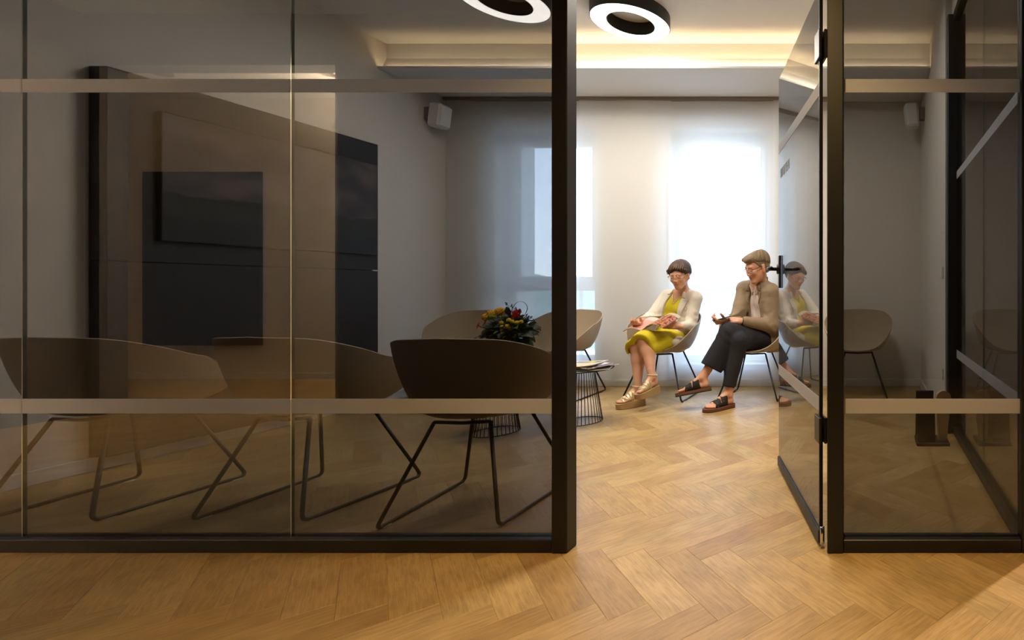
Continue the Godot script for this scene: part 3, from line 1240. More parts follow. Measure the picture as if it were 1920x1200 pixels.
func blossom(o: Node3D, called: String, at: Vector3, face: Vector3, r: float, kind: String, m: Material) -> void:
	var b := Basis.looking_at(-face.normalized(), Vector3(0.1, 1, 0.2)) # local z points along face
	var st := begin(true)
	if kind == "daisy":
		for ring in 2:
			var n := 16 - ring * 4
			for i in n:
				var a := TAU * i / n + ring * 0.2
				var d := b * Vector3(cos(a), sin(a), 0.0)
				leaf(st, at + d * r * 0.18 + b.z * r * 0.10 * ring, d + b.z * (0.18 + 0.35 * ring), b.z, r * (0.85 - 0.28 * ring), r * 0.14, r * 0.1)
		var p := fab(called, st, m, o)
		st = begin(true)
		ball(st, at + b.z * r * 0.13, Vector3(r * 0.26, r * 0.26, r * 0.16), 8, b)
		fab("flower_centre", st, M.petal_gold if m != M.petal_gold else M.petal_orange, p)
	elif kind == "rose":
		for ring in 4:
			var n: int = [4, 5, 5, 6][ring]
			for i in n:
				var a := TAU * i / n + ring * 0.7
				var d := b * Vector3(cos(a), sin(a), 0.0)
				var tilt: float = [3.5, 2.2, 1.4, 0.9][ring]
				leaf(st, at + d * r * 0.12 * ring - b.z * r * 0.4, d + b.z * tilt, -d + b.z * 0.2, r * [0.9, 1.0, 1.05, 1.05][ring], r * 0.52, -r * 0.25)
		fab(called, st, m, o)
	else: # pompon
		for i in 70:
			var y := 1.0 - 2.0 * (i + 0.5) / 70.0
			var a := i * 2.39996
			var d := Vector3(sqrt(1 - y * y) * cos(a), y, sqrt(1 - y * y) * sin(a))
			if d.dot(b.z) < -0.4: continue
			ball(st, at + d * r * 0.78, Vector3(r * 0.20, r * 0.24, r * 0.20), 5)
		ball(st, at, Vector3.ONE * r * 0.75, 8)
		fab(called, st, m, o)


func make_bouquet() -> void:
	var at := P(-2.495, 0.404, 3.44)
	var v := thing("glass_vase", "clear cylindrical glass vase of water holding the bouquet on the wire table", "vase", at)
	var gm := mat("vase_glass", Color(0.95, 0.97, 0.97, 0.05), 0.0)
	gm.refraction_enabled = true
	gm.refraction_scale = 0.05
	var st := begin(true)
	lathe(st, [Vector2(0, 0.0), Vector2(0.082, 0.0), Vector2(0.086, 0.004), Vector2(0.088, 0.235), Vector2(0.085, 0.237), Vector2(0.082, 0.235), Vector2(0.080, 0.014), Vector2(0, 0.012)], 40)
	fab("vase_body", st, M.vase_glass, v)
	var wa := mat("water", Color(0.75, 0.85, 0.80, 0.10), 0.0)
	wa.refraction_enabled = true
	wa.refraction_scale = 0.033
	st = begin(true)
	lathe(st, [Vector2(0, 0.0135), Vector2(0.0785, 0.0155), Vector2(0.0800, 0.160), Vector2(0, 0.160)], 40)
	fab("water", st, M.water, v)
	# the bouquet: local axes at the vase mouth
	var o := thing("bouquet", "mixed bouquet of yellow, orange and red flowers with dark leaves in the vase", "flowers", at + Vector3(0.022, 0.240, 0))
	# places are read off at 2.72 mm per step, measured from the middle of the vase mouth
	var q := func(u: float, w: float, z: float) -> Vector3:
		return Vector3((u - 835.0) / 2720.0, (860.0 - w) / 2720.0, z)
	var r := RandomNumberGenerator.new()
	r.seed = 3
	var stems := begin(true)
	var heads := []
	for f in [["gerbera", 305, 585, 0.05, 0.034, "daisy", "petal_orange"], ["gerbera", 405, 545, 0.04, 0.030, "daisy", "petal_orange"],
			["chrysanthemum", 480, 385, 0.02, 0.032, "pom", "petal_gold"], ["chrysanthemum", 595, 345, 0.0, 0.034, "pom", "petal_gold"], ["chrysanthemum", 365, 440, 0.02, 0.026, "pom", "petal_gold"], ["chrysanthemum", 535, 335, -0.03, 0.028, "pom", "petal_gold"],
			["carnation", 525, 430, 0.05, 0.030, "rose", "petal_green"], ["carnation", 455, 440, 0.04, 0.024, "rose", "petal_yellow"], ["carnation", 590, 440, 0.05, 0.022, "rose", "petal_green"],
			["rose", 915, 375, 0.0, 0.034, "rose", "petal_red"], ["rose", 930, 425, 0.02, 0.026, "rose", "petal_red"],
			["button_flower", 780, 535, 0.08, 0.015, "pom", "petal_yellow"], ["button_flower", 880, 490, 0.06, 0.016, "pom", "petal_yellow"], ["button_flower", 940, 515, 0.06, 0.014, "pom", "petal_yellow"], ["button_flower", 910, 600, 0.09, 0.017, "pom", "petal_yellow"], ["button_flower", 970, 640, 0.09, 0.014, "pom", "petal_yellow"], ["button_flower", 810, 605, 0.09, 0.012, "pom", "petal_yellow"], ["button_flower", 815, 675, 0.09, 0.014, "pom", "petal_yellow"], ["button_flower", 1030, 540, 0.06, 0.017, "pom", "petal_yellow"], ["button_flower", 1090, 520, 0.05, 0.014, "pom", "petal_yellow"], ["button_flower", 860, 695, 0.08, 0.009, "pom", "petal_yellow"]]:
		var c: Vector3 = q.call(f[1], f[2], f[3])
		heads.append([f[0], c, (c + Vector3(0, -0.02, 0.10)).normalized(), f[4], f[5], M[f[6]]])
		tube(stems, [c - Vector3(0, 0.006, 0), c * 0.45 + Vector3(0, 0.0, 0), Vector3(c.x * 0.12, -0.06, c.z * 0.2), Vector3(-c.x * 0.2, -0.16, 0)], 0.0022, 5)
	fab("stems", stems, M.stem, o)
	for h in heads: blossom(o, h[0], h[1], h[2], h[3], h[4], h[5])
	# large leaves
	for l in [[1080, 760, 0.05, 1, 0.05, 0.3, 0.105, 0.036, 0.03], [1090, 850, 0.05, 1, -0.45, 0.2, 0.105, 0.036, 0.03], [1060, 700, 0.02, 1, 0.1, 0.1, 0.10, 0.03, 0.03], [760, 800, 0.08, 1, -0.05, 0.5, 0.10, 0.03, 0.03], [900, 820, 0.08, 0.5, -0.7, 0.4, 0.085, 0.030, 0.02],
			[560, 760, 0.06, -1, -0.35, 0.3, 0.11, 0.036, 0.04], [520, 700, 0.03, -1, -0.1, 0.2, 0.105, 0.03, 0.05], [620, 830, 0.06, -1, -0.5, 0.3, 0.10, 0.030, 0.02], [480, 640, 0.0, -1, 0.1, 0.1, 0.10, 0.025, 0.07], [700, 760, 0.08, -0.3, -0.7, 0.6, 0.09, 0.03, 0.02],
			[1130, 640, 0.0, 1, 0.3, 0.1, 0.08, 0.022, 0.03], [820, 420, 0.02, 0.1, 1, 0.3, 0.06, 0.022, 0.0], [770, 400, 0.0, -0.2, 1, 0.2, 0.06, 0.02, 0.0], [640, 620, 0.07, -0.5, 0.5, 0.7, 0.07, 0.024, 0.02], [1000, 650, 0.07, 0.6, 0.3, 0.7, 0.08, 0.028, 0.02], [840, 720, 0.09, 0.2, -0.2, 0.9, 0.07, 0.03, 0.02]]:
		var st2 := begin(true)
		leaf(st2, q.call(l[0], l[1], l[2]), Vector3(l[3], l[4], l[5]), Vector3(0, 1, 0.6), l[6], l[7], l[8])
		fab("leaf", st2, M.leaf_dark if r.randf() < 0.65 else M.leaf_mid, o)
	# dense greenery between the flowers
	st = begin(true)
	for i in 480:
		var d := Vector3(r.randf_range(-1, 1), r.randf_range(-0.35, 1), r.randf_range(-0.9, 1)).normalized()
		var p := Vector3(d.x * 0.145 - 0.012, 0.055 + d.y * 0.095, d.z * 0.11) * r.randf_range(0.40, 0.95)
		leaf(st, p, d + Vector3(r.randf_range(-0.5, 0.5), r.randf_range(-0.4, 0.6), 0.2), Vector3(0.2, 1, 0.5), r.randf_range(0.03, 0.06), r.randf_range(0.008, 0.016), 0.012)
	tag(fab("filler_leaves", st, M.leaf_dark, o), "", "", "", "stuff")
	# thin sprigs with buds and one looped blade of grass
	for s in [[800, 330, 755, 165], [830, 330, 870, 210], [900, 330, 945, 265], [960, 340, 1010, 300], [1010, 460, 1005, 385], [1060, 470, 1165, 390], [1120, 520, 1240, 430], [1150, 560, 1300, 480], [1180, 560, 1310, 525], [560, 640, 150, 850], [1150, 640, 1420, 655], [1080, 520, 1200, 470], [1050, 480, 1040, 415]]:
		st = begin(true)
		var a: Vector3 = q.call(s[0], s[1], 0.0)
		var b: Vector3 = q.call(s[2], s[3], 0.03)
		tube(st, [a, a.lerp(b, 0.5) + Vector3(0, 0.008, 0), b], 0.0013, 5)
		for i in 7:
			ball(st, b.lerp(a, i * 0.05) + Vector3(r.randf_range(-1, 1), r.randf_range(-1, 1), r.randf_range(-1, 1)) * 0.006, Vector3(0.0032, 0.0045, 0.0032), 6)
		fab("sprig", st, M.berry, o)
	st = begin(true)
	var pts := []
	for k in [[825, 330], [850, 270], [900, 190], [960, 148], [1040, 148], [1100, 185], [1130, 250], [1125, 310], [1085, 390]]:
		pts.append(q.call(k[0], k[1], 0.01))
	tube(st, rounded(pts, 0.03), 0.0036, 6, false, 0.3)
	fab("grass_loop", st, M.leaf_dark, o)


# ---------------------------------------------------------------- magazines
func cover(seed_: int, base: Color, blocks: Array) -> StandardMaterial3D:
	var im := Image.create(128, 176, false, Image.FORMAT_RGB8)
	im.fill(base)
	for b in blocks:
		im.fill_rect(Rect2i(b[0], b[1], b[2], b[3]), b[4])
	var n := noise_of(seed_, 0.05, 3)
	for y in 176:
		for x in 128:
			im.set_pixel(x, y, im.get_pixel(x, y) * (1.0 + 0.12 * n.get_noise_2d(x, y)))
	var m := mat("cover_%d" % seed_, Color.WHITE, 0.3)
	m.albedo_texture = ImageTexture.create_from_image(im)
	return m


# a closed magazine lying flat: curved body with a printed cover; local x is its width, z its length
func magazine(called: String, label: String, at: Vector3, turn: float, cov: Material, thick: float, size := Vector2(0.205, 0.275), lift := 0.012) -> Node3D:
	var o := thing(called, label, "magazine", at, turn, "magazines on the wire table")
	var w := size.x
	var l := size.y
	var curve := func(u: float, v: float, y: float) -> Vector3:
		return Vector3((u - 0.5) * w, y + lift * pow(absf(u - 0.35) * 1.4, 2.0) * (0.4 + 0.6 * v), (v - 0.5) * l)
	var pages := begin(true)
	var g := []
	for i in 9:
		var row := []
		for k in 13: row.append(curve.call(k / 12.0, 1.0 - i / 8.0, thick))
		g.append(row)
	sheet(pages, g, thick)
	fab("pages", pages, M.paper, o)
	var st := begin(true)
	for i in 8:
		for k in 12:
			var c := []
			var uv := []
			for d in [[0, 0], [1, 0], [1, 1], [0, 1]]:
				var u: float = (k + d[0]) / 12.0
				var v: float = 1.0 - (i + d[1]) / 8.0
				c.append(curve.call(u, v, thick + 0.0006))
				uv.append(Vector2(u, v))
			quad_uv(st, c, uv)
	fab("cover", st, cov, o)
	return o


func make_magazines() -> void:
	mat("paper", Color(0.86, 0.84, 0.80), 0.6)
	var h := 0.4045
	var red := Color(0.78, 0.10, 0.13)
	var yel := Color(0.90, 0.80, 0.12)
	var wht := Color(0.88, 0.87, 0.85)
	var gry := Color(0.45, 0.43, 0.38)
	var vio := Color(0.24, 0.18, 0.42)
	magazine("magazine", "dark grey magazine at the bottom of the pile on the wire table", P(-2.035, h, 3.70), 0.35, cover(1, Color(0.25, 0.24, 0.25), [[10, 20, 60, 40, Color(0.55, 0.5, 0.5)]]), 0.005, Vector2(0.21, 0.28), 0.004)
	magazine("magazine", "magazine with red and violet cover low in the pile on the wire table", P(-2.06, h + 0.009, 3.70), -0.30, cover(2, red, [[0, 0, 128, 40, vio], [20, 60, 80, 50, Color(0.85, 0.7, 0.7)], [0, 130, 128, 46, wht]]), 0.005, Vector2(0.21, 0.28), 0.006)
	magazine("magazine", "white magazine with violet edge lying second from the top of the pile", P(-2.085, h + 0.019, 3.69), 0.95, cover(3, wht, [[0, 0, 128, 22, gry], [30, 8, 30, 14, yel], [0, 150, 128, 26, vio], [60, 40, 50, 60, Color(0.6, 0.6, 0.62)]]), 0.006, Vector2(0.21, 0.285), 0.012)
	magazine("magazine", "topmost magazine of the pile with yellow and red blocks on its white cover", P(-2.105, h + 0.030, 3.67), 0.12, cover(4, wht, [[12, 16, 70, 60, Color(0.62, 0.58, 0.48)], [70, 16, 30, 76, yel], [0, 142, 60, 34, red], [60, 138, 56, 38, yel], [92, 20, 28, 60, gry], [20, 100, 60, 24, Color(0.75, 0.74, 0.7)]]), 0.006, Vector2(0.22, 0.285), 0.014)


# ---------------------------------------------------------------- figures: a field of smoothly joined tapered bones, meshed as surface nets
class Field:
	var o: Vector3
	var h: float
	var k: float
	var nx: int
	var ny: int
	var nz: int
	var acc: PackedFloat32Array
	var cuts: Array[Callable] = []

	func _init(lo: Vector3, hi: Vector3, cell: float, blend: float) -> void:
		o = lo
		h = cell
		k = blend
		nx = int((hi.x - lo.x) / h) + 2
		ny = int((hi.y - lo.y) / h) + 2
		nz = int((hi.z - lo.z) / h) + 2
		acc = PackedFloat32Array()
		acc.resize(nx * ny * nz)

	func cone(a: Vector3, b: Vector3, ra: float, rb: float) -> void:
		var m := maxf(ra, rb) + 5.0 * k + h
		var l := ((a.min(b) - Vector3.ONE * m - o) / h).ceil()
		var u := ((a.max(b) + Vector3.ONE * m - o) / h).floor()
		var ba := b - a
		var l2 := maxf(ba.length_squared(), 1e-9)
		for z in range(maxi(0, int(l.z)), mini(nz - 1, int(u.z)) + 1):
			for y in range(maxi(0, int(l.y)), mini(ny - 1, int(u.y)) + 1):
				var i := (z * ny + y) * nx
				for x in range(maxi(0, int(l.x)), mini(nx - 1, int(u.x)) + 1):
					var pa := o + Vector3(x, y, z) * h - a
					var t := clampf(pa.dot(ba) / l2, 0.0, 1.0)
					var d := (pa - ba * t).length() - ra - (rb - ra) * t
					if d < 5.0 * k: acc[i + x] += exp(minf(-d / k, 40.0))

	func ell(c: Vector3, r: Vector3, b := Basis.IDENTITY) -> void:
		var rm := maxf(r.x, maxf(r.y, r.z))
		var rn := minf(r.x, minf(r.y, r.z))
		var m := rm + 5.0 * k + h
		var l := ((c - Vector3.ONE * m - o) / h).ceil()
		var u := ((c + Vector3.ONE * m - o) / h).floor()
		var bt := b.transposed()
		for z in range(maxi(0, int(l.z)), mini(nz - 1, int(u.z)) + 1):
			for y in range(maxi(0, int(l.y)), mini(ny - 1, int(u.y)) + 1):
				var i := (z * ny + y) * nx
				for x in range(maxi(0, int(l.x)), mini(nx - 1, int(u.x)) + 1):
					var p := bt * (o + Vector3(x, y, z) * h - c)
					var q := p / r
					var k0 := q.length()
					var k1 := (q / r).length()
					var d := k0 * (k0 - 1.0) / k1 if k1 > 1e-6 else -rn
					if d < 5.0 * k: acc[i + x] += exp(minf(-d / k, 40.0))

	# two bones side by side
	func pair(a: Vector3, b: Vector3, lat: Vector3, oa: float, ob: float, ra: float, rb: float) -> void:
		cone(a - lat * oa, b - lat * ob, ra, rb)
		cone(a + lat * oa, b + lat * ob, ra, rb)

	func solve() -> void:
		var band := 4.0 * h
		for z in nz:
			for y in ny:
				var i := (z * ny + y) * nx
				for x in nx:
					var v := acc[i + x]
					var d := 1.0
					if v > 1e-6: d = -k * log(v)
					if d < band and not cuts.is_empty():
						var p := o + Vector3(x, y, z) * h
						for c in cuts: d = c.call(p, d)
					acc[i + x] = d

	func at(p: Vector3) -> float:
		var q := (p - o) / h
		if q.x < 0 or q.y < 0 or q.z < 0 or q.x >= nx - 1 or q.y >= ny - 1 or q.z >= nz - 1: return 1.0
		var c := q.floor()
		var f := q - c
		var i := (int(c.z) * ny + int(c.y)) * nx + int(c.x)
		var s := nx * ny
		var a := lerpf(lerpf(acc[i], acc[i + 1], f.x), lerpf(acc[i + nx], acc[i + nx + 1], f.x), f.y)
		var b := lerpf(lerpf(acc[i + s], acc[i + s + 1], f.x), lerpf(acc[i + s + nx], acc[i + s + nx + 1], f.x), f.y)
		return lerpf(a, b, f.z)

	# first point inside, coming from p along dir
	func hit(p: Vector3, dir: Vector3, far := 0.5) -> Vector3:
		var t := 0.0
		while t < far:
			var d := at(p + dir * t)
			if d <= 0.0: return p + dir * t
			t += clampf(d * 0.7, 0.0008, 0.03)
		return p + dir * far

	# appends to the lists: v (positions), ix (indices)
	func mesh(v: PackedVector3Array, ix: PackedInt32Array, tr := Transform3D.IDENTITY) -> Array:
		var ids := PackedInt32Array()
		ids.resize(nx * ny * nz)
		ids.fill(-1)
		var s := nx * ny
		var step := [0, 1, nx, nx + 1, s, s + 1, s + nx, s + nx + 1]
		var ea := [0, 2, 4, 6, 0, 1, 4, 5, 0, 1, 2, 3]
		var eb := [1, 3, 5, 7, 2, 3, 6, 7, 4, 5, 6, 7]
		for z in nz - 1:
			for y in ny - 1:
				var i0 := (z * ny + y) * nx
				for x in nx - 1:
					var i := i0 + x
					var a := acc[i] < 0.0
					if a == (acc[i + 1] < 0.0) and a == (acc[i + nx] < 0.0) and a == (acc[i + nx + 1] < 0.0) and a == (acc[i + s] < 0.0) and a == (acc[i + s + 1] < 0.0) and a == (acc[i + s + nx] < 0.0) and a == (acc[i + s + nx + 1] < 0.0):
						continue
					var sum := Vector3.ZERO
					var n := 0
					for e in 12:
						var d0 := acc[i + step[ea[e]]]
						var d1 := acc[i + step[eb[e]]]
						if (d0 < 0.0) != (d1 < 0.0):
							var t := d0 / (d0 - d1)
							var p0: int = ea[e]
							var p1: int = eb[e]
							sum += Vector3(p0 & 1, (p0 >> 1) & 1, p0 >> 2).lerp(Vector3(p1 & 1, (p1 >> 1) & 1, p1 >> 2), t)
							n += 1
					ids[i] = v.size()
					v.append(tr * (o + (Vector3(x, y, z) + sum / n) * h))
		for z in range(1, nz - 1):
			for y in range(1, ny - 1):
				var i0 := (z * ny + y) * nx
				for x in range(1, nx - 1):
					var i := i0 + x
					var a := acc[i] < 0.0
					for ax in 3:
						var j: int = [1, nx, s][ax]
						if a == (acc[i + j] < 0.0): continue
						var du: int = [nx, s, 1][ax]
						var dv: int = [s, 1, nx][ax]
						var q0 := ids[i]; var q1 := ids[i - du]; var q2 := ids[i - du - dv]; var q3 := ids[i - dv]
						if q0 < 0 or q1 < 0 or q2 < 0 or q3 < 0: continue
						if a: ix.append_array([q0, q2, q1, q0, q3, q2])
						else: ix.append_array([q0, q1, q2, q0, q2, q3])
		return [v, ix]


class Flesh:
	var v := PackedVector3Array()
	var ix := PackedInt32Array()
	var col := PackedColorArray()

	func add(f: Field, tr := Transform3D.IDENTITY, paint: Variant = null) -> void:
		var from := v.size()
		var r := f.mesh(v, ix, tr)
		v = r[0]
		ix = r[1]
		var inv := tr.affine_inverse()
		for i in range(from, v.size()):
			col.append(paint.call(inv * v[i]) if paint != null else Color.WHITE)

	func commit(origin: Vector3) -> ArrayMesh:
		var n := PackedVector3Array()
		n.resize(v.size())
		for i in range(0, ix.size(), 3):
			var a := v[ix[i]]; var b := v[ix[i + 1]]; var c := v[ix[i + 2]]
			var m := (c - a).cross(b - a)
			n[ix[i]] += m; n[ix[i + 1]] += m; n[ix[i + 2]] += m
		var p := PackedVector3Array()
		p.resize(v.size())
		for i in v.size():
			n[i] = n[i].normalized()
			p[i] = v[i] - origin
		var arr := []
		arr.resize(Mesh.ARRAY_MAX)
		arr[Mesh.ARRAY_VERTEX] = p
		arr[Mesh.ARRAY_NORMAL] = n
		arr[Mesh.ARRAY_COLOR] = col
		arr[Mesh.ARRAY_INDEX] = ix
		var am := ArrayMesh.new()
		am.add_surface_from_arrays(Mesh.PRIMITIVE_TRIANGLES, arr)
		return am


func look_basis(yaw: float, pitch: float, roll: float) -> Basis:   # local z is where the face points; pitch > 0 looks down
	return Basis(Vector3.UP, deg_to_rad(yaw)) * Basis(Vector3.RIGHT, deg_to_rad(pitch)) * Basis(Vector3.BACK, deg_to_rad(roll))


# a frame with the given lateral and up directions (orthogonalised); z is forward
func frame(lat: Vector3, up: Vector3, at: Vector3) -> Transform3D:
	var y := up.normalized()
	var x := (lat - y * lat.dot(y)).normalized()
	return Transform3D(Basis(x, y, x.cross(y)), at)


func head_field(neck_to: Vector3, neck_r: float, jaw: float, nose: float) -> Field:
	var f := Field.new(Vector3(-0.105, -0.20, -0.17), Vector3(0.105, 0.14, 0.14), 0.0034, 0.007)
	f.ell(Vector3(0, 0.035, -0.018), Vector3(0.074, 0.082, 0.094))
	f.ell(Vector3(0, -0.025, 0.020), Vector3(0.060, 0.080, 0.064))
	f.cone(Vector3(-0.050, -0.045, -0.002), Vector3(-0.014, -0.094, 0.056), 0.018, 0.017 * jaw)
	f.cone(Vector3(0.050, -0.045, -0.002), Vector3(0.014, -0.094, 0.056), 0.018, 0.017 * jaw)
	f.ell(Vector3(0, -0.096, 0.062), Vector3(0.020, 0.017, 0.017) * jaw)
	f.cone(Vector3(-0.034, 0.026, 0.066), Vector3(0.034, 0.026, 0.066), 0.012, 0.012)
	f.ell(Vector3(-0.038, -0.022, 0.058), Vector3(0.020, 0.020, 0.018))
	f.ell(Vector3(0.038, -0.022, 0.058), Vector3(0.020, 0.020, 0.018))
	f.cone(Vector3(0, -0.062, 0.062), Vector3(0, -0.055, 0.066), 0.021, 0.020)
	f.cone(neck_to, Vector3(0, -0.03, -0.03), neck_r, neck_r * 0.92)
	for s in [-1, 1]:
		f.ell(Vector3(s * 0.078, -0.004, -0.016), Vector3(0.0075, 0.028, 0.0165), Basis(Vector3.UP, s * 0.38))
		f.ell(Vector3(s * 0.075, -0.030, -0.008), Vector3(0.007, 0.010, 0.009))
	f.cuts.append(func(p: Vector3, d: float) -> float:
		# sockets, then eyelids, nose and lips joined closely
		for s in [-1.0, 1.0]:
			var q := (p - Vector3(s * 0.031, 0.006, 0.094)) / Vector3(0.017, 0.011, 0.017)
			d = maxf(d, -(q.length() - 1.0) * 0.011)
			var e := (p - Vector3(s * 0.031, 0.004, 0.0665)).length() - 0.0128
			d = minf(d, e)
		var nb := Vector3(0, 0.020, 0.078)
		var nt := Vector3(0, -0.026, 0.096 + 0.004 * nose)
		var t := clampf((p - nb).dot(nt - nb) / (nt - nb).length_squared(), 0, 1)
		var dn := (p - nb.lerp(nt, t)).length() - lerpf(0.0065, 0.0115 * nose, t)
		for s in [-1.0, 1.0]:
			dn = minf(dn, (p - Vector3(s * 0.0105, -0.030, 0.088)).length() - 0.0080 * nose)
		var hh := clampf(0.5 + 0.5 * (dn - d) / 0.008, 0, 1)
		d = lerpf(dn, d, hh) - 0.008 * hh * (1.0 - hh)
		var ax := absf(p.x)
		for y in [-0.0555, -0.0655]:
			var z := 0.0835 - 6.0 * ax * ax
			var dl := Vector2(p.y - y - 0.06 * ax, p.z - z).length() - lerpf(0.0052, 0.001, clampf(ax / 0.025, 0, 1))
			if ax < 0.026: d = minf(d, maxf(dl, d - 0.004))
		return d)
	f.solve()
	return f


func face_paint(lips: Color) -> Callable:
	return func(p: Vector3) -> Color:
		if p.z > 0.070 and absf(p.x) < 0.023 and absf(p.y + 0.0605 - 0.06 * absf(p.x)) < 0.0078 * (1.0 - absf(p.x) / 0.030):
			return lips
		return Color.WHITE


# fingers along +y, palm towards -z, thumb on the side s of x; curl in degrees for index .. little
func hand_field(s: float, curl: Array, spread := 0.0, thumb := Vector3(0.056, 0.060, -0.030), size := 1.0) -> Field:
	var f := Field.new(Vector3(-0.085, -0.05, -0.11) * size, Vector3(0.085, 0.20, 0.05) * size, 0.0032, 0.0032)
	var q := func(v: Vector3) -> Vector3: return Vector3(v.x * s, v.y, v.z) * size
	var xs := [0.029, 0.010, -0.009, -0.027]
	var ys := [0.088, 0.092, 0.087, 0.078]
	var ln := [[0.040, 0.025, 0.020], [0.044, 0.028, 0.021], [0.041, 0.026, 0.020], [0.032, 0.020, 0.018]]
	f.cone(q.call(Vector3(0, -0.045, 0)), q.call(Vector3(0, 0.01, 0)), 0.025 * size, 0.026 * size)
	for i in 4:
		f.cone(q.call(Vector3(xs[i] * 0.6, 0.008, 0)), q.call(Vector3(xs[i], ys[i], 0)), 0.0155 * size, 0.0115 * size)
		var p := Vector3(xs[i], ys[i], 0)
		var a := 0.0
		for k in 3:
			a += deg_to_rad(curl[i]) * [0.75, 1.0, 0.6][k]
			var d := Vector3(xs[i] * spread * 8.0, cos(a), -sin(a)).normalized()
			var n: Vector3 = p + d * ln[i][k]
			f.cone(q.call(p), q.call(n), (0.0092 - 0.0009 * k) * size, (0.0084 - 0.0009 * k) * size)
			p = n
	f.cone(q.call(Vector3(0.012, 0.018, -0.006)), q.call(Vector3(0.034, 0.040, -0.014)), 0.016 * size, 0.0125 * size)
	f.cone(q.call(Vector3(0.034, 0.040, -0.014)), q.call(thumb), 0.0115 * size, 0.0095 * size)
	f.cone(q.call(thumb), q.call(thumb + (thumb - Vector3(0.030, 0.030, -0.012)).normalized() * 0.026), 0.0092 * size, 0.0075 * size)
	f.solve()
	return f


# sole at y = 0, heel at z = 0, toes to +z; big toe on the side s of x
func foot_field(s: float, size: float, shin: Vector3) -> Field:
	var f := Field.new(Vector3(-0.07, -0.02, -0.05) * size, Vector3(0.07, 0.17, 0.27) * size, 0.0040, 0.0036)
	var q := func(v: Vector3) -> Vector3: return Vector3(v.x * s, v.y, v.z) * size
	f.cone(q.call(Vector3(0, 0.031, 0.030)), q.call(Vector3(0.002, 0.028, 0.085)), 0.028 * size, 0.025 * size)
	f.cone(q.call(Vector3(0.002, 0.026, 0.08)), q.call(Vector3(0.018, 0.024, 0.165)), 0.023 * size, 0.022 * size)
	f.cone(q.call(Vector3(-0.008, 0.024, 0.08)), q.call(Vector3(-0.020, 0.020, 0.155)), 0.022 * size, 0.019 * size)
	f.cone(q.call(Vector3(0.0, 0.088, 0.045)), q.call(Vector3(0.008, 0.045, 0.135)), 0.032 * size, 0.020 * size)
	f.cone(q.call(Vector3(0, 0.035, 0.028)), q.call(Vector3(0, 0.09, 0.042)), 0.027 * size, 0.033 * size)
	f.cone(q.call(Vector3(0, 0.09, 0.042)), shin, 0.033 * size, 0.036 * size)
	for a in [Vector3(0.026, 0.082, 0.046), Vector3(-0.026, 0.076, 0.040)]:
		f.ell(q.call(a), Vector3(0.011, 0.013, 0.013) * size)
	var tx := [0.024, 0.007, -0.008, -0.021, -0.033]
	var tz := [0.225, 0.226, 0.216, 0.203, 0.186]
	for i in 5:
		var r := 0.0118 if i == 0 else 0.0086 - 0.0005 * i
		f.cone(q.call(Vector3(tx[i] * 0.9, 0.020, tz[i] - 0.055)), q.call(Vector3(tx[i], r + 0.003, tz[i] - 0.005)), r * 1.2 * size, r * size)
	f.cuts.append(func(p: Vector3, d: float) -> float: return maxf(d, -p.y))
	f.solve()
	return f


func foot_outline(s: float, size: float, grow: float, toe := 0.238, n := 36) -> PackedVector2Array:   # x, z as seen from above
	var right := []
	var left := []
	for i in n + 1:
		var t := 0.5 - 0.5 * cos(PI * i / n)
		var z := lerpf(-0.004 - grow, toe + grow, t)
		var cap := sqrt(maxf(0.0, 1.0 - pow(clampf((t - 0.80) / 0.20, 0, 1), 2.4))) * sqrt(maxf(0.0, 1.0 - pow(clampf((0.14 - t) / 0.14, 0, 1), 2.0)))
		var a := smooth_table([0.0, 0.15, 0.35, 0.65, 0.82, 1.0], [0.034, 0.034, 0.033, 0.045, 0.047, 0.046], t)
		var b := smooth_table([0.0, 0.15, 0.35, 0.65, 0.82, 1.0], [0.034, 0.034, 0.037, 0.046, 0.042, 0.034], t)
		right.append(Vector2((a + grow) * s * cap, z) * size)
		if i > 0 and i < n: left.append(Vector2(-(b + grow) * s * cap, z) * size)
	left.reverse()
	var pts := PackedVector2Array(right + left)
	if Geometry2D.is_polygon_clockwise(pts): pts.reverse()
	return pts


# a sole between two height functions of z
func sole(st: SurfaceTool, outline: PackedVector2Array, low: Callable, top: Callable) -> void:
	var idx := Geometry2D.triangulate_polygon(outline)
	var at := func(p: Vector2, f: Callable) -> Vector3: return Vector3(p.x, f.call(p.y), p.y)
	for i in range(0, idx.size(), 3):
		var a := outline[idx[i]]; var b := outline[idx[i + 1]]; var c := outline[idx[i + 2]]
		if (b - a).cross(c - a) > 0:
			var sw := b; b = c; c = sw
		tri(st, at.call(a, top), at.call(b, top), at.call(c, top))
		tri(st, at.call(a, low), at.call(c, low), at.call(b, low))
	var n := outline.size()
	for i in n:
		var a := outline[i]; var b := outline[(i + 1) % n]
		quad(st, at.call(b, low), at.call(a, low), at.call(a, top), at.call(b, top))


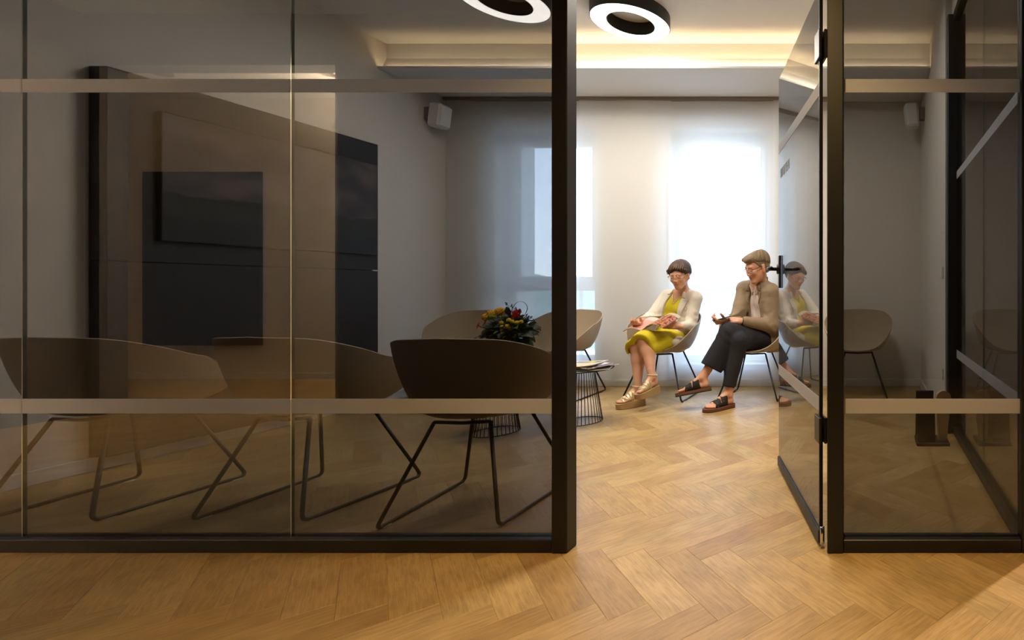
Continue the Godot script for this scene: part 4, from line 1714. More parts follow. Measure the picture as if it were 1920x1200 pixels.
# a strap lying over the foot between z0 and z1 (local to the foot), found by coming down onto the foot
func strap(st: SurfaceTool, f: Field, za0: float, zb0: float, za1: float, zb1: float, half: float, low: float, thick := 0.003, arc := 80.0, flare := 0.0) -> void:
	var g := []
	var n := 22
	var rows := 7
	var reach := []
	var zs := []
	for i in rows:
		var row := []
		var zrow := []
		for k in n + 1:
			var e := float(k) / n
			var a := deg_to_rad(lerpf(-arc, arc, e))
			var t := float(i) / (rows - 1)
			var mid := (lerpf(za0, za1, e) + lerpf(zb0, zb1, e)) / 2
			var z := mid + (lerpf(lerpf(za0, za1, e), lerpf(zb0, zb1, e), t) - mid) * (1.0 + flare * pow(absf(2 * e - 1), 2.0))
			var dir := Vector3(sin(a), cos(a), 0)
			var p := f.hit(Vector3(0, low, z) + dir * 0.12, -dir, 0.12)
			row.append(clampf((p - Vector3(0, low, z)).dot(dir), 0.014, half / maxf(absf(sin(a)), 0.3)))
			zrow.append(z)
		reach.append(row)
		zs.append(zrow)
	for again in 8: # leather does not follow every hollow
		var next := []
		for i in rows:
			var row := []
			for k in n + 1:
				var m: float = (reach[i][maxi(k - 1, 0)] + reach[i][mini(k + 1, n)] + reach[maxi(i - 1, 0)][k] + reach[mini(i + 1, rows - 1)][k]) / 4.0
				row.append(maxf(reach[i][k], m) if again < 4 else m * 0.7 + reach[i][k] * 0.3)
			next.append(row)
		reach = next
	for i in rows:
		var row := []
		for k in n + 1:
			var a := deg_to_rad(lerpf(-arc, arc, float(k) / n))
			row.append(Vector3(0, low, zs[i][k]) + Vector3(sin(a), cos(a), 0) * (reach[i][k] + thick + 0.0022))
		g.append(row)
	g.reverse()
	sheet(st, g, thick)


func sew(t: Node3D, called: String, st: SurfaceTool, m: Material, tr: Transform3D) -> MeshInstance3D:
	var o := fab(called, st, m, t)
	o.transform = tr
	return o


# a strip of cloth laid on a garment: inner and outer edges in the frame's (x, y), projected along -z onto the field
func laid(st: SurfaceTool, f: Field, fr: Transform3D, inner: Array, outer: Array, lift: float, thick: float, cols := 6, rows := 16) -> void:
	var g := []
	for i in rows + 1:
		var t := float(i) / rows
		var a := path_at(inner, t)
		var b := path_at(outer, t)
		var row := []
		for k in cols + 1:
			var p := a.lerp(b, float(k) / cols)
			var w := f.hit(fr * Vector3(p.x, p.y, 0.32), -fr.basis.z, 0.42)
			var bulge := sin(PI * float(k) / cols) * 0.3 + 0.7
			row.append(w + fr.basis.z * lift * bulge)
		g.append(row)
	if (g[0][cols] - g[0][0]).cross(g[1][0] - g[0][0]).dot(fr.basis.z) < 0: g.reverse()
	sheet(st, g, thick)


func path_at(pts: Array, t: float) -> Vector2:
	var x := t * (pts.size() - 1)
	var i := mini(int(x), pts.size() - 2)
	return pts[i].lerp(pts[i + 1], x - i)


func cloth(called: String, c: Color, rough: float, scale: float, bump: float) -> StandardMaterial3D:
	var m := mat(called, c, rough)
	m.normal_enabled = true
	m.normal_texture = noise_tex(noise_of(called.length() * 7, 0.12, 3), Color.WHITE, Color.WHITE, 256, true)
	m.normal_scale = bump
	m.uv1_triplanar = true
	m.uv1_scale = Vector3.ONE * scale
	return m


func skin_mat(called: String, c: Color) -> StandardMaterial3D:
	var m := mat(called, c, 0.5)
	m.vertex_color_use_as_albedo = true
	m.metallic_specular = 0.4
	m.subsurf_scatter_enabled = true
	m.subsurf_scatter_strength = 0.15
	return m


# wire glasses on a head (head coordinates)
func glasses(t: Node3D, tr: Transform3D, wire: Material, arms: Material, half_rim: bool) -> void:
	var o := MeshInstance3D.new()
	var st := begin(true)
	for s in [-1.0, 1.0]:
		var pts := []
		for i in 24:
			var a := TAU * i / 24
			pts.append(Vector3(s * (0.0335 + 0.0245 * signf(cos(a)) * pow(absf(cos(a)), 0.7)), 0.000 + 0.0165 * signf(sin(a)) * pow(absf(sin(a)), 0.7), 0.093 - 0.010 * absf(cos(a) * 0.5 + 0.5)))
		if half_rim:
			var up := []
			for i in range(0, 13): up.append(pts[i])
			tube(st, up, 0.0012, 6)
		else: tube(st, pts, 0.0010, 6, true)
	tube(st, [Vector3(-0.010, 0.006, 0.091), Vector3(0, 0.009, 0.096), Vector3(0.010, 0.006, 0.091)], 0.0013, 6)
	st.generate_normals()
	o.mesh = st.commit()
	o.material_override = wire
	o.name = "glasses"
	t.add_child(o)
	o.transform = tr
	st = begin(true)
	for s in [-1.0, 1.0]:
		tube(st, [Vector3(s * 0.058, 0.008, 0.083), Vector3(s * 0.074, 0.009, 0.066), Vector3(s * 0.079, 0.010, 0.02), Vector3(s * 0.081, 0.012, -0.012), Vector3(s * 0.080, -0.012, -0.030)], 0.0021, 6, false, 1.6)
	fab("temples", st, arms, o)
	for s in [-1.0, 1.0]:
		st = begin(true)
		ball(st, Vector3(s * 0.0335, 0, 0.090), Vector3(0.0235, 0.0155, 0.0016), 12)
		fab("lens", st, M.clear_glass, o)


func eyes_and_brows(t: Node3D, tr: Transform3D, brow: Material, dark: Material, brow_r: float) -> void:
	for s in [-1.0, 1.0]:
		var st := begin(true)
		var lid := []
		for i in 7:
			var a := lerpf(-1.0, 1.0, i / 6.0)
			lid.append(Vector3(s * 0.031 + a * 0.0115, -0.0005 - 0.0035 * (1 - a * a), 0.0792 - 0.0035 * a * a))
		tube(st, lid, [0.0006, 0.0011, 0.0014, 0.0015, 0.0014, 0.0011, 0.0006], 6)
		sew(t, "eyelashes", st, dark, tr)
		st = begin(true)
		tube(st, [Vector3(s * 0.013, 0.024, 0.084), Vector3(s * 0.026, 0.029, 0.080), Vector3(s * 0.040, 0.029, 0.073), Vector3(s * 0.049, 0.024, 0.064)], [brow_r * 0.8, brow_r, brow_r, brow_r * 0.5], 6)
		sew(t, "eyebrow", st, brow, tr)


# locks of hair lying over the skull, each a thin tapered strand from the crown to its tip
func locks(t: Node3D, tr: Transform3D, c: Vector3, r: Vector3, crown: Vector2, count: int, tip: Array, thick: float, flick: float, swirl: float, m: Material, seed_: int, tint: Vector2) -> void:
	var g := RandomNumberGenerator.new()
	g.seed = seed_
	var st := begin(true)
	for i in count:
		var phi := TAU * (i + g.randf()) / count
		var a := rad_to_deg(absf(wrapf(phi, -PI, PI)))
		var end := deg_to_rad(smooth_table([0, 35, 60, 85, 110, 140, 180], tip, a) * g.randf_range(0.93, 1.04))
		var from := g.randf_range(0.0, 0.55)
		var pts := []
		var rad := []
		var lift := 1.0 + g.randf_range(-0.01, 0.035)
		for k in 8:
			var u := lerpf(from, 1.0, k / 7.0)
			var th := end * u
			var ph := phi + swirl * (1.0 - u) + 0.10 * sin(u * 5.0 + i)
			var d := Vector3(sin(th) * sin(ph), cos(th), sin(th) * cos(ph))
			var off := Vector3(crown.x, 0, crown.y) * (1.0 - u)
			pts.append(c + off + d * r * (lift + flick * pow(maxf(0.0, u - 0.75) / 0.25, 2.0) * absf(sin(ph))))
			rad.append(thick * (0.35 + 0.65 * sin(PI * clampf(0.12 + 0.88 * k / 7.0, 0, 1))))
		rad[7] = thick * 0.15
		var v := g.randf_range(tint.x, tint.y)
		st.set_color(Color(v, v * 0.97, v * 0.93))
		tube(st, pts, rad, 6, false, 0.6)
	var o := sew(t, "hair_strands", st, m, tr)
	o.set_meta("kind", "stuff")


func make_woman() -> void:
	var root := P(-1.88, 0, 4.55)
	var t := thing("person", "seated woman in a cream jacket over a yellow dress reading an open magazine, legs crossed", "person", root)
	var here := Transform3D(Basis.IDENTITY, -root)
	# joints
	var pelvis := P(-1.862, 0.515, 4.66)
	var waist := P(-1.842, 0.69, 4.715)
	var chest := P(-1.80, 0.835, 4.725)
	var neck := P(-1.760, 0.965, 4.69)
	var sh_r := P(-1.940, 0.918, 4.775)      # her right is on the left of the picture
	var sh_l := P(-1.640, 0.900, 4.655)
	var el_r := P(-2.045, 0.705, 4.60)
	var el_l := P(-1.652, 0.640, 4.585)
	var wr_r := P(-2.020, 0.705, 4.36)
	var wr_l := P(-1.685, 0.660, 4.40)
	var hip_r := P(-1.945, 0.50, 4.66)
	var hip_l := P(-1.785, 0.505, 4.63)
	var kn_r := P(-1.990, 0.500, 4.25)
	var kn_l := P(-1.905, 0.560, 4.215)
	var an_r := P(-1.962, 0.153, 4.20)
	var an_l := P(-1.812, 0.262, 4.135)
	var lat := (sh_l - sh_r).normalized()
	var fr := frame(lat, neck - pelvis, chest)   # x to her left, y up the spine, z out of the chest
	var fwd := fr.basis.z
	var head_tr := Transform3D(look_basis(-4, 17, 4), P(-1.750, 1.114, 4.565)).scaled_local(Vector3.ONE * 1.03)

	# --- the body: one skin
	var sk := Flesh.new()
	var f := Field.new(P(-2.16, 0.10, 4.90).min(P(-1.50, 1.10, 4.05)), P(-1.50, 1.06, 4.05).max(P(-2.16, 0.1, 4.90)), 0.0115, 0.012)
	f.pair(pelvis, waist, lat, 0.070, 0.050, 0.098, 0.082)
	f.pair(waist, chest, lat, 0.050, 0.062, 0.082, 0.088)
	f.cone(chest, neck - Vector3(0, 0.03, 0), 0.080, 0.055)
	f.cone(sh_r, neck, 0.048, 0.046)
	f.cone(sh_l, neck, 0.048, 0.046)
	f.cone(neck, head_tr * Vector3(0, -0.05, -0.03), 0.050, 0.047)
	for a in [[sh_r, el_r, wr_r], [sh_l, el_l, wr_l]]:
		f.cone(a[0], a[1], 0.047, 0.037)
		f.cone(a[1], a[2], 0.036, 0.025)
	for a in [[hip_r, kn_r, an_r], [hip_l, kn_l, an_l]]:
		f.cone(a[0], a[1], 0.080, 0.056)
		var calf: Vector3 = a[1].lerp(a[2], 0.30) + Vector3(0.004, 0, -0.018)
		f.cone(a[1], calf, 0.052, 0.056)
		f.cone(calf, a[2].lerp(a[1], 0.12), 0.056, 0.033)
	f.solve()
	sk.add(f)
	var neck_local := head_tr.affine_inverse() * (neck + Vector3(0, -0.005, 0))
	sk.add(head_field(neck_local, 0.050, 1.0, 0.95), head_tr, face_paint(Color(0.84, 0.58, 0.56)))
	# hands: her right turns a page, her left holds the cover from below
	var hr := Transform3D(frame(Vector3(0.9, 0.15, 0.2), Vector3(0.12, -0.22, 0.95), wr_r).basis, wr_r + Vector3(0.004, -0.002, 0.01))
	sk.add(hand_field(1.0, [38, 42, 48, 52], 0.0, Vector3(0.046, 0.072, -0.042), 0.95), hr)
	var hl := Transform3D(frame(Vector3(0.1, 0.85, -0.2), Vector3(-0.92, 0.16, 0.30), wr_l).basis, wr_l + Vector3(-0.006, 0.002, 0.006))
	sk.add(hand_field(1.0, [14, 18, 22, 26], 0.2, Vector3(0.058, 0.075, -0.012), 0.95), hl)
	# feet in platform sandals
	var feet := []
	for a in [[an_r, Vector3(-0.66, -0.12, 0.75), -0.02, 1.0], [an_l, Vector3(-0.36, -0.16, 0.92), 0.0, -1.0]]:
		var z: Vector3 = a[1].normalized()
		var y := (Vector3.UP - z * z.y).normalized()
		var tr := Transform3D(Basis(y.cross(z), y, z), Vector3.ZERO)
		tr.origin = a[0] - tr.basis * Vector3(0, 0.088, 0.042)
		var ff := foot_field(-a[3], 0.95, tr.affine_inverse() * (a[0] + ((kn_r if a[3] > 0 else kn_l) - a[0]).normalized() * 0.06))
		sk.add(ff, tr)
		feet.append([ff, tr, -a[3]])
	var skm := skin_mat("woman_skin", Color(0.86, 0.65, 0.53))
	put("body", sk.commit(root), skm, t)

	# --- yellow dress
	var dress := cloth("yellow_cloth", Color(0.80, 0.72, 0.045), 0.75, 14.0, 0.25)
	var g := Field.new(P(-2.14, 0.36, 4.90).min(P(-1.52, 0.36, 4.05)), P(-1.52, 1.0, 4.05).max(P(-2.14, 0.36, 4.9)), 0.0095, 0.014)
	g.pair(pelvis, waist, lat, 0.078, 0.052, 0.108, 0.090)
	g.pair(waist, chest, lat, 0.052, 0.062, 0.090, 0.094)
	g.cone(sh_r, sh_l, 0.052, 0.052)
	g.cone(chest, neck, 0.085, 0.052)
	for s in [-1.0, 1.0]: g.ell(fr * Vector3(s * 0.062, -0.035, 0.060), Vector3(0.056, 0.056, 0.050), fr.basis)
	var kr := kn_r + (kn_r - hip_r).normalized() * 0.11 + Vector3(0, -0.045, 0)
	var kl := kn_l + (kn_l - hip_l).normalized() * 0.10 + Vector3(0, -0.055, 0)
	g.cone(hip_r, kn_r, 0.092, 0.072)
	g.cone(hip_l, kn_l, 0.092, 0.074)
	g.cone(hip_r.lerp(hip_l, 0.5), kn_r.lerp(kn_l, 0.5), 0.09, 0.075)
	g.cone(kn_r, kr, 0.074, 0.078)
	g.cone(kn_l, kl, 0.074, 0.086)
	g.cone(kn_l, kn_l + Vector3(0.055, -0.075, 0.0), 0.06, 0.05)
	g.cone(hip_l, kn_l + Vector3(0.055, -0.075, 0.0), 0.075, 0.05)
	var hem_n := Vector3(-0.12, -0.34, 0.93).normalized()
	var hem_p := kn_l + Vector3(0.0, 0.0, 0.062)
	var hem2_n := Vector3(0.03, -1.0, 0.10).normalized()
	var hem2_p := kn_r.lerp(kn_l, 0.5) + Vector3(0, -0.105, 0)
	var wob := noise_of(31, 9.0, 2)
	g.cuts.append(func(p: Vector3, d: float) -> float:
		d += 0.0025 * wob.get_noise_3dv(p * 0.5) + 0.0012 * sin(p.x * 50.0 + p.y * 25.0)
		d = maxf(d, (p - hem_p).dot(hem_n))
		if p.z > -4.45: d = maxf(d, (p - hem2_p).dot(hem2_n))
		# hollow at the hem so that the legs come out of it
		if (p - hem_p).dot(hem_n) > -0.10 and p.y < kn_l.y + 0.2:
			var a := INF
			for s in [[hip_r, kr, 0.060], [hip_l, kl, 0.062]]:
				var ba: Vector3 = s[1] - s[0]
				var q: Vector3 = p - s[0]
				a = minf(a, (q - ba * clampf(q.dot(ba) / ba.length_squared(), 0, 1)).length() - s[2])
			d = maxf(d, -a)
		# V neck
		var l: Vector3 = fr.affine_inverse() * p
		if l.z > -0.02 and l.y > 0.0: d = maxf(d, -(absf(l.x) - (l.y - 0.005) * 0.62) * 0.8)
		return d)
	g.solve()
	var dk := Flesh.new()
	dk.add(g)
	var dm := put("dress", dk.commit(root), dress, t)
	var pale := mat("pale_trim", Color(0.90, 0.86, 0.62), 0.6)
	for s in [-1.0, 1.0]:
		var st := begin(true)
		var pts := []
		for i in 9:
			var y := lerpf(0.003, 0.115, i / 8.0)
			pts.append(g.hit(fr * Vector3(s * (y * 0.62 + 0.002), y, 0.3), -fwd, 0.4) + fwd * 0.001 - root)
		tube(st, pts, 0.0038, 6)
		fab("neck_trim", st, pale, dm)

	# --- cream jacket
	var cream := cloth("cream_cloth", Color(0.885, 0.84, 0.775), 0.8, 16.0, 0.3)
	var j := Field.new(P(-2.14, 0.40, 4.95).min(P(-1.50, 0.40, 4.34)), P(-1.50, 1.04, 4.34).max(P(-2.14, 0.4, 4.95)), 0.0075, 0.013)
	j.pair(pelvis + Vector3(0, 0.0, 0), waist, lat, 0.080, 0.060, 0.105, 0.100)
	j.pair(waist, chest, lat, 0.060, 0.072, 0.100, 0.104)
	for s in [-1.0, 1.0]: j.ell(fr * Vector3(s * 0.068, -0.035, 0.060), Vector3(0.060, 0.062, 0.056), fr.basis)
	j.cone(sh_r, neck + Vector3(0, -0.012, -0.015), 0.063, 0.056)
	j.cone(sh_l, neck + Vector3(0, -0.012, -0.015), 0.063, 0.056)
	j.cone(chest, neck + Vector3(0, -0.03, -0.01), 0.095, 0.062)
	for a in [[sh_r, el_r, wr_r], [sh_l, el_l, wr_l]]:
		j.cone(a[0], a[1], 0.064, 0.053)
		j.cone(a[1], a[1].lerp(a[2], 0.86), 0.053, 0.041)
	# the skirt of the jacket falls to both sides of her lap
	j.cone(pelvis + lat * 0.085, P(-1.735, 0.505, 4.45), 0.085, 0.045)
	j.cone(pelvis - lat * 0.085, P(-2.015, 0.54, 4.52), 0.085, 0.045)
	var inv := fr.affine_inverse()
	var fold := noise_of(77, 6.0, 2)
	j.cuts.append(func(p: Vector3, d: float) -> float:
		var l: Vector3 = inv * p
		d += 0.0045 * fold.get_noise_3d(p.x * 1.3, p.y * 1.6, p.z) + 0.002 * fold.get_noise_3d(p.x * 5.0, p.y * 3.0, p.z * 5.0)
		var e: float = minf((p - el_l).length(), (p - el_r).length())
		if e < 0.17: d += 0.0034 * sin((p - el_l).dot(Vector3(0.4, 0.85, -0.3)) * 120.0 + 4.0 * fold.get_noise_3dv(p)) * (1.0 - e / 0.17)
		# open front, wider in the middle and over the lap
		var half := smooth_table([-0.45, -0.30, -0.20, -0.10, 0.0, 0.06, 0.12], [0.17, 0.13, 0.086, 0.080, 0.078, 0.072, 0.062], l.y)
		if l.z > -0.05: d = maxf(d, -(absf(l.x - 0.006) - half) * 0.9 if l.z > 0.0 else d)
		# neck hole
		var nn: Vector3 = p - neck
		d = maxf(d, -((nn - Vector3.UP * nn.y).length() - 0.058) if nn.y > -0.03 else d)
		d = maxf(d, (neck.y + 0.030) * -1.0 + p.y) if absf(l.x) < 0.12 else d
		return d)
	j.solve()
	var jk := Flesh.new()
	jk.add(j)
	var jm := put("jacket", jk.commit(root), cream, t)
	# lapels with a notch, flaps, buttons, crest
	for s in [-1.0, 1.0]:
		var st := begin(true)
		var o := 0.006
		laid(st, j, fr, [Vector2(o + s * 0.088, -0.20), Vector2(o + s * 0.082, -0.08), Vector2(o + s * 0.078, 0.02), Vector2(o + s * 0.070, 0.075)], [Vector2(o + s * 0.092, -0.20), Vector2(o + s * 0.122, -0.06), Vector2(o + s * 0.142, 0.035), Vector2(o + s * 0.146, 0.072)], 0.011, 0.005)
		var st3 := begin(true)
		laid(st3, j, fr, [Vector2(o + s * 0.069, 0.079), Vector2(o + s * 0.062, 0.10), Vector2(o + s * 0.050, 0.150)], [Vector2(o + s * 0.112, 0.081), Vector2(o + s * 0.100, 0.110), Vector2(o + s * 0.072, 0.160)], 0.011, 0.005)
		for piece in [st, st3]:
			var m := fab("lapel" if piece == st else "collar", piece, cream, jm)
			m.transform = here
	var stc := begin(true)
	var back := []
	for i in 13:
		var a := lerpf(-2.2, 2.2, i / 12.0)
		back.append(neck + fr.basis * Vector3(sin(a) * 0.064, 0.006 + 0.012 * cos(a), -cos(a) * 0.064) + Vector3(0, 0.004, 0) - root)
	tube(stc, back, 0.023, 8, false, 0.25, Vector3.UP)
	fab("collar_stand", stc, cream, jm)
	var olive := mat("olive_thread", Color(0.66, 0.60, 0.44), 0.8)
	var st2 := begin(true)
	var cc := Vector2(0.148, -0.015)
	for r in [0.019, 0.012]:
		var ring := []
		for i in 20:
			var a := TAU * i / 20
			ring.append(j.hit(fr * Vector3(cc.x + cos(a) * r, cc.y + sin(a) * r, 0.32), -fwd, 0.42) + fwd * 0.0008 - root)
		tube(st2, ring, 0.0011, 5, true)
	for i in 7:
		var a := TAU * i / 7
		var p0 := j.hit(fr * Vector3(cc.x + cos(a) * 0.021, cc.y + sin(a) * 0.021, 0.32), -fwd, 0.42) + fwd * 0.0008 - root
		var p1 := j.hit(fr * Vector3(cc.x + cos(a + 0.5) * 0.029, cc.y + sin(a + 0.5) * 0.031 - 0.004, 0.32), -fwd, 0.42) + fwd * 0.0008 - root
		tube(st2, [p0, p0.lerp(p1, 0.5), p1], 0.0010, 5)
	fab("crest", st2, olive, jm)
	for b in [Vector2(0.078, -0.150), Vector2(-0.105, -0.150)]:
		st2 = begin(true)
		var p := j.hit(fr * Vector3(b.x, b.y, 0.32), -fwd, 0.42)
		ball(st2, p + fwd * 0.002 - root, Vector3(0.009, 0.009, 0.004), 8, fr.basis)
		fab("button", st2, pale, jm)

	# --- hair: short, brushed to the sides, fringe over the brow
	var hf := Field.new(Vector3(-0.125, -0.10, -0.15), Vector3(0.125, 0.155, 0.125), 0.0036, 0.008)
	hf.ell(Vector3(0, 0.040, -0.022), Vector3(0.083, 0.086, 0.101))
	hf.ell(Vector3(0, 0.086, -0.045), Vector3(0.066, 0.042, 0.065))
	hf.ell(Vector3(0.0, 0.015, -0.075), Vector3(0.074, 0.072, 0.045))
	for s in [-1.0, 1.0]:
		hf.cone(Vector3(s * 0.078, 0.055, 0.030), Vector3(s * 0.084, 0.022, 0.000), 0.014, 0.010)
	var strand := noise_of(9, 1.0, 3)
	hf.cuts.append(func(p: Vector3, d: float) -> float:
		var a := atan2(p.x, p.z + 0.02)
		d += 0.0030 * strand.get_noise_2d(a * 26.0, p.y * 18.0) + 0.0016 * strand.get_noise_2d(a * 70.0, p.y * 22.0)
		# face and nape stay free
		var edge := 0.050 + 0.012 * sin(a * 5.0 + 1.0) - 0.5 * maxf(0.0, absf(p.x) - 0.045)
		if p.z > 0.028: d = maxf(d, (edge - p.y) * 0.9)
		var ear := 0.012 + 0.006 * strand.get_noise_1d(p.z * 220.0)
		if p.z <= 0.028 and p.z > -0.045: d = maxf(d, (ear - p.y) * 0.9)
		if p.z <= -0.045: d = maxf(d, (-0.055 - p.y) * 0.9)
		return d)
	hf.solve()
	var hk := Flesh.new()
	hk.add(hf, Transform3D(head_tr.basis, head_tr.origin), func(p: Vector3) -> Color:
		var a := atan2(p.x, p.z + 0.02)
		var v := 0.85 + 0.55 * strand.get_noise_2d(a * 34.0, p.y * 14.0) + 0.35 * strand.get_noise_2d(a * 90.0, p.y * 20.0 + 50.0)
		return Color(v, v * 0.94, v * 0.86) * 0.7)
	var hair := mat("woman_hair", Color(0.34, 0.225, 0.14), 0.5)
	hair.vertex_color_use_as_albedo = true
	put("hair", hk.commit(root), hair, t)
	locks(t, here * head_tr, Vector3(0, 0.040, -0.022), Vector3(0.091, 0.094, 0.108), Vector2(0.012, -0.02), 190, [68, 76, 94, 100, 112, 135, 145], 0.0075, 0.11, 0.35, hair, 5, Vector2(0.45, 1.25))
	var dark := mat("dark_lash", Color(0.10, 0.07, 0.06), 0.7)
	var to_head := here * head_tr
	eyes_and_brows(t, to_head, hair, dark, 0.0014)
	var gold := mat("pale_gold", Color(0.86, 0.72, 0.52), 0.25, 0.9)
	glasses(t, to_head, gold, gold, true)
	# pearl necklace
	var st4 := begin(true)
	for i in 34:
		var a := lerpf(-1.9, 1.9, i / 33.0)
		var y := 0.125 - 0.075 * pow(maxf(0.0, cos(a)), 1.4)
		var c := fr * Vector3(sin(a) * 0.060, y, 0.0)
		var p := f.hit(c + fr.basis * Vector3(sin(a) * 0.12, 0, cos(a) * 0.16 + 0.02), -(fr.basis * Vector3(sin(a) * 0.12, 0, cos(a) * 0.16 + 0.02)).normalized(), 0.2)
		ball(st4, p + fwd * 0.003 - root, Vector3.ONE * 0.0040, 6)
	tag(fab("pearl_necklace", st4, pale, t), "", "", "", "stuff")
	# bracelet watch at her left wrist
	var st5 := begin(true)
	var ax := (wr_l - el_l).normalized()
	var fb := frame(ax.cross(Vector3.UP), ax, wr_l - ax * 0.012)
	var loop := []
	for i in 20: loop.append(fb * Vector3(cos(TAU * i / 20) * 0.0295, 0, sin(TAU * i / 20) * 0.0295) - root)
	tube(st5, loop, 0.003, 6, true)
	fab("bracelet", st5, gold, t)

	# --- platform sandals with gold straps
	var cork := cloth("rope_sole", Color(0.70, 0.57, 0.39), 0.85, 60.0, 0.8)
	var gstrap := mat("gold_leather", Color(0.93, 0.84, 0.66), 0.36, 0.6)
	for i in 2:
		var ff: Field = feet[i][0]
		var tr: Transform3D = here * feet[i][1]
		var sd: float = feet[i][2]
		var so := Node3D.new()
		so.name = "sandal" if i == 0 else "sandal_001"
		t.add_child(so)
		so.transform = tr
		var st := begin()
		sole(st, foot_outline(sd, 0.95, 0.006), func(z: float) -> float: return -0.068 + 0.122 * z, func(_z: float) -> float: return 0.0)
		fab("platform", st, cork, so)
		for z in [[0.092, 0.088], [0.114, 0.110], [0.136, 0.132], [0.158, 0.154], [0.180, 0.172]]:
			st = begin(true)
			strap(st, ff, z[0] - 0.0088, z[0] + 0.0088, z[1] - 0.0088, z[1] + 0.0088, 0.049, -0.004, 0.0028, 92.0)
			fab("strap", st, gstrap, so)
		st = begin(true)
		strap(st, ff, 0.075, 0.175, 0.075, 0.175, 0.008, 0.012, 0.003, 10.0)
		fab("strap", st, gstrap, so)
		st = begin(true)
		var ank := []
		for k in 24:
			var a := TAU * k / 24
			ank.append(Vector3(cos(a) * 0.0385, 0.100 + 0.012 * sin(a), 0.040 + sin(a) * 0.041))
		tube(st, ank, 0.0070, 8, true, 0.32, Vector3.UP)
		fab("ankle_strap", st, gstrap, so)
		st = begin(true)
		tube(st, [Vector3(0, 0.0, -0.001), Vector3(0, 0.05, -0.003), Vector3(0, 0.092, 0.000)], 0.013, 8, false, 0.22, Vector3.RIGHT)
		fab("heel_strap", st, gstrap, so)

	# --- the magazine in her hands
	var mg := thing("open_magazine", "open magazine with colourful pages held in the lap of the seated woman", "magazine", P(-1.905, 0.660, 4.34), deg_to_rad(-14))
	mg.rotation.x = deg_to_rad(17)
	mg.rotation.z = deg_to_rad(-4)
	var sp := begin(true)
	var page := func(s: float, u: float, v: float) -> Vector3:
		# u from the spine outwards, v along the spine (towards her is -1)
		if s < 0: return Vector3(-u * 0.185, 0.018 + 0.030 * sin(u * 2.4) - 0.045 * u * u, (v - 0.5) * 0.27)
		return Vector3(u * 0.195, 0.018 + 0.075 * sin(u * 2.5) - 0.01 * u, (v - 0.5) * 0.27 - 0.02 * u)
	for s in [-1.0, 1.0]:
		var gg := []
		for i in 9:
			var row := []
			for k in 13: row.append(page.call(s, (k if s > 0 else 12 - k) / 12.0, 1.0 - i / 8.0))
			gg.append(row)
		sheet(sp, gg, 0.0035)
	fab("pages", sp, M.paper, mg)
	var im := [Image.create(96, 128, false, Image.FORMAT_RGB8), Image.create(96, 128, false, Image.FORMAT_RGB8)]
	var nn2 := noise_of(61, 0.045, 4)
	for y in 128:
		for x in 96:
			var v: float = nn2.get_noise_2d(x * 1.6, y)
			im[0].set_pixel(x, y, Color(0.86, 0.62, 0.55) if y < 92 else Color(0.80, 0.76, 0.72))
			var c := Color(0.52, 0.24, 0.10).lerp(Color(0.86, 0.56, 0.30), clampf(0.5 + v * 2.4, 0, 1))
			if v > 0.34: c = Color(0.40, 0.24, 0.45)
			if v < -0.30: c = Color(0.22, 0.13, 0.10)
			im[1].set_pixel(x, y, c if y < 108 else Color(0.74, 0.70, 0.60))
	for k in 2:
		var s := -1.0 if k == 0 else 1.0
		var pm := mat("page_print_%d" % k, Color.WHITE, 0.4)
		pm.albedo_texture = ImageTexture.create_from_image(im[k])
		var st := begin(true)
		for under in [0, 1]:
			for i in 8:
				for q in 12:
					var c := []
					var uv := []
					for d in [[0, 0], [1, 0], [1, 1], [0, 1]]:
						var u: float = (q + d[0]) / 12.0
						var v: float = 1.0 - (i + d[1]) / 8.0
						c.append(page.call(s, u, v) + Vector3(0, 0.0006 if under == 0 else -0.0043, 0))
						uv.append(Vector2(u, 1.0 - v) if s > 0 else Vector2(1.0 - u, 1.0 - v))
					if s < 0 and under == 0 or s > 0 and under == 1:
						c.reverse(); uv.reverse()
					quad_uv(st, c, uv)
		fab("printed_page", st, pm, mg)


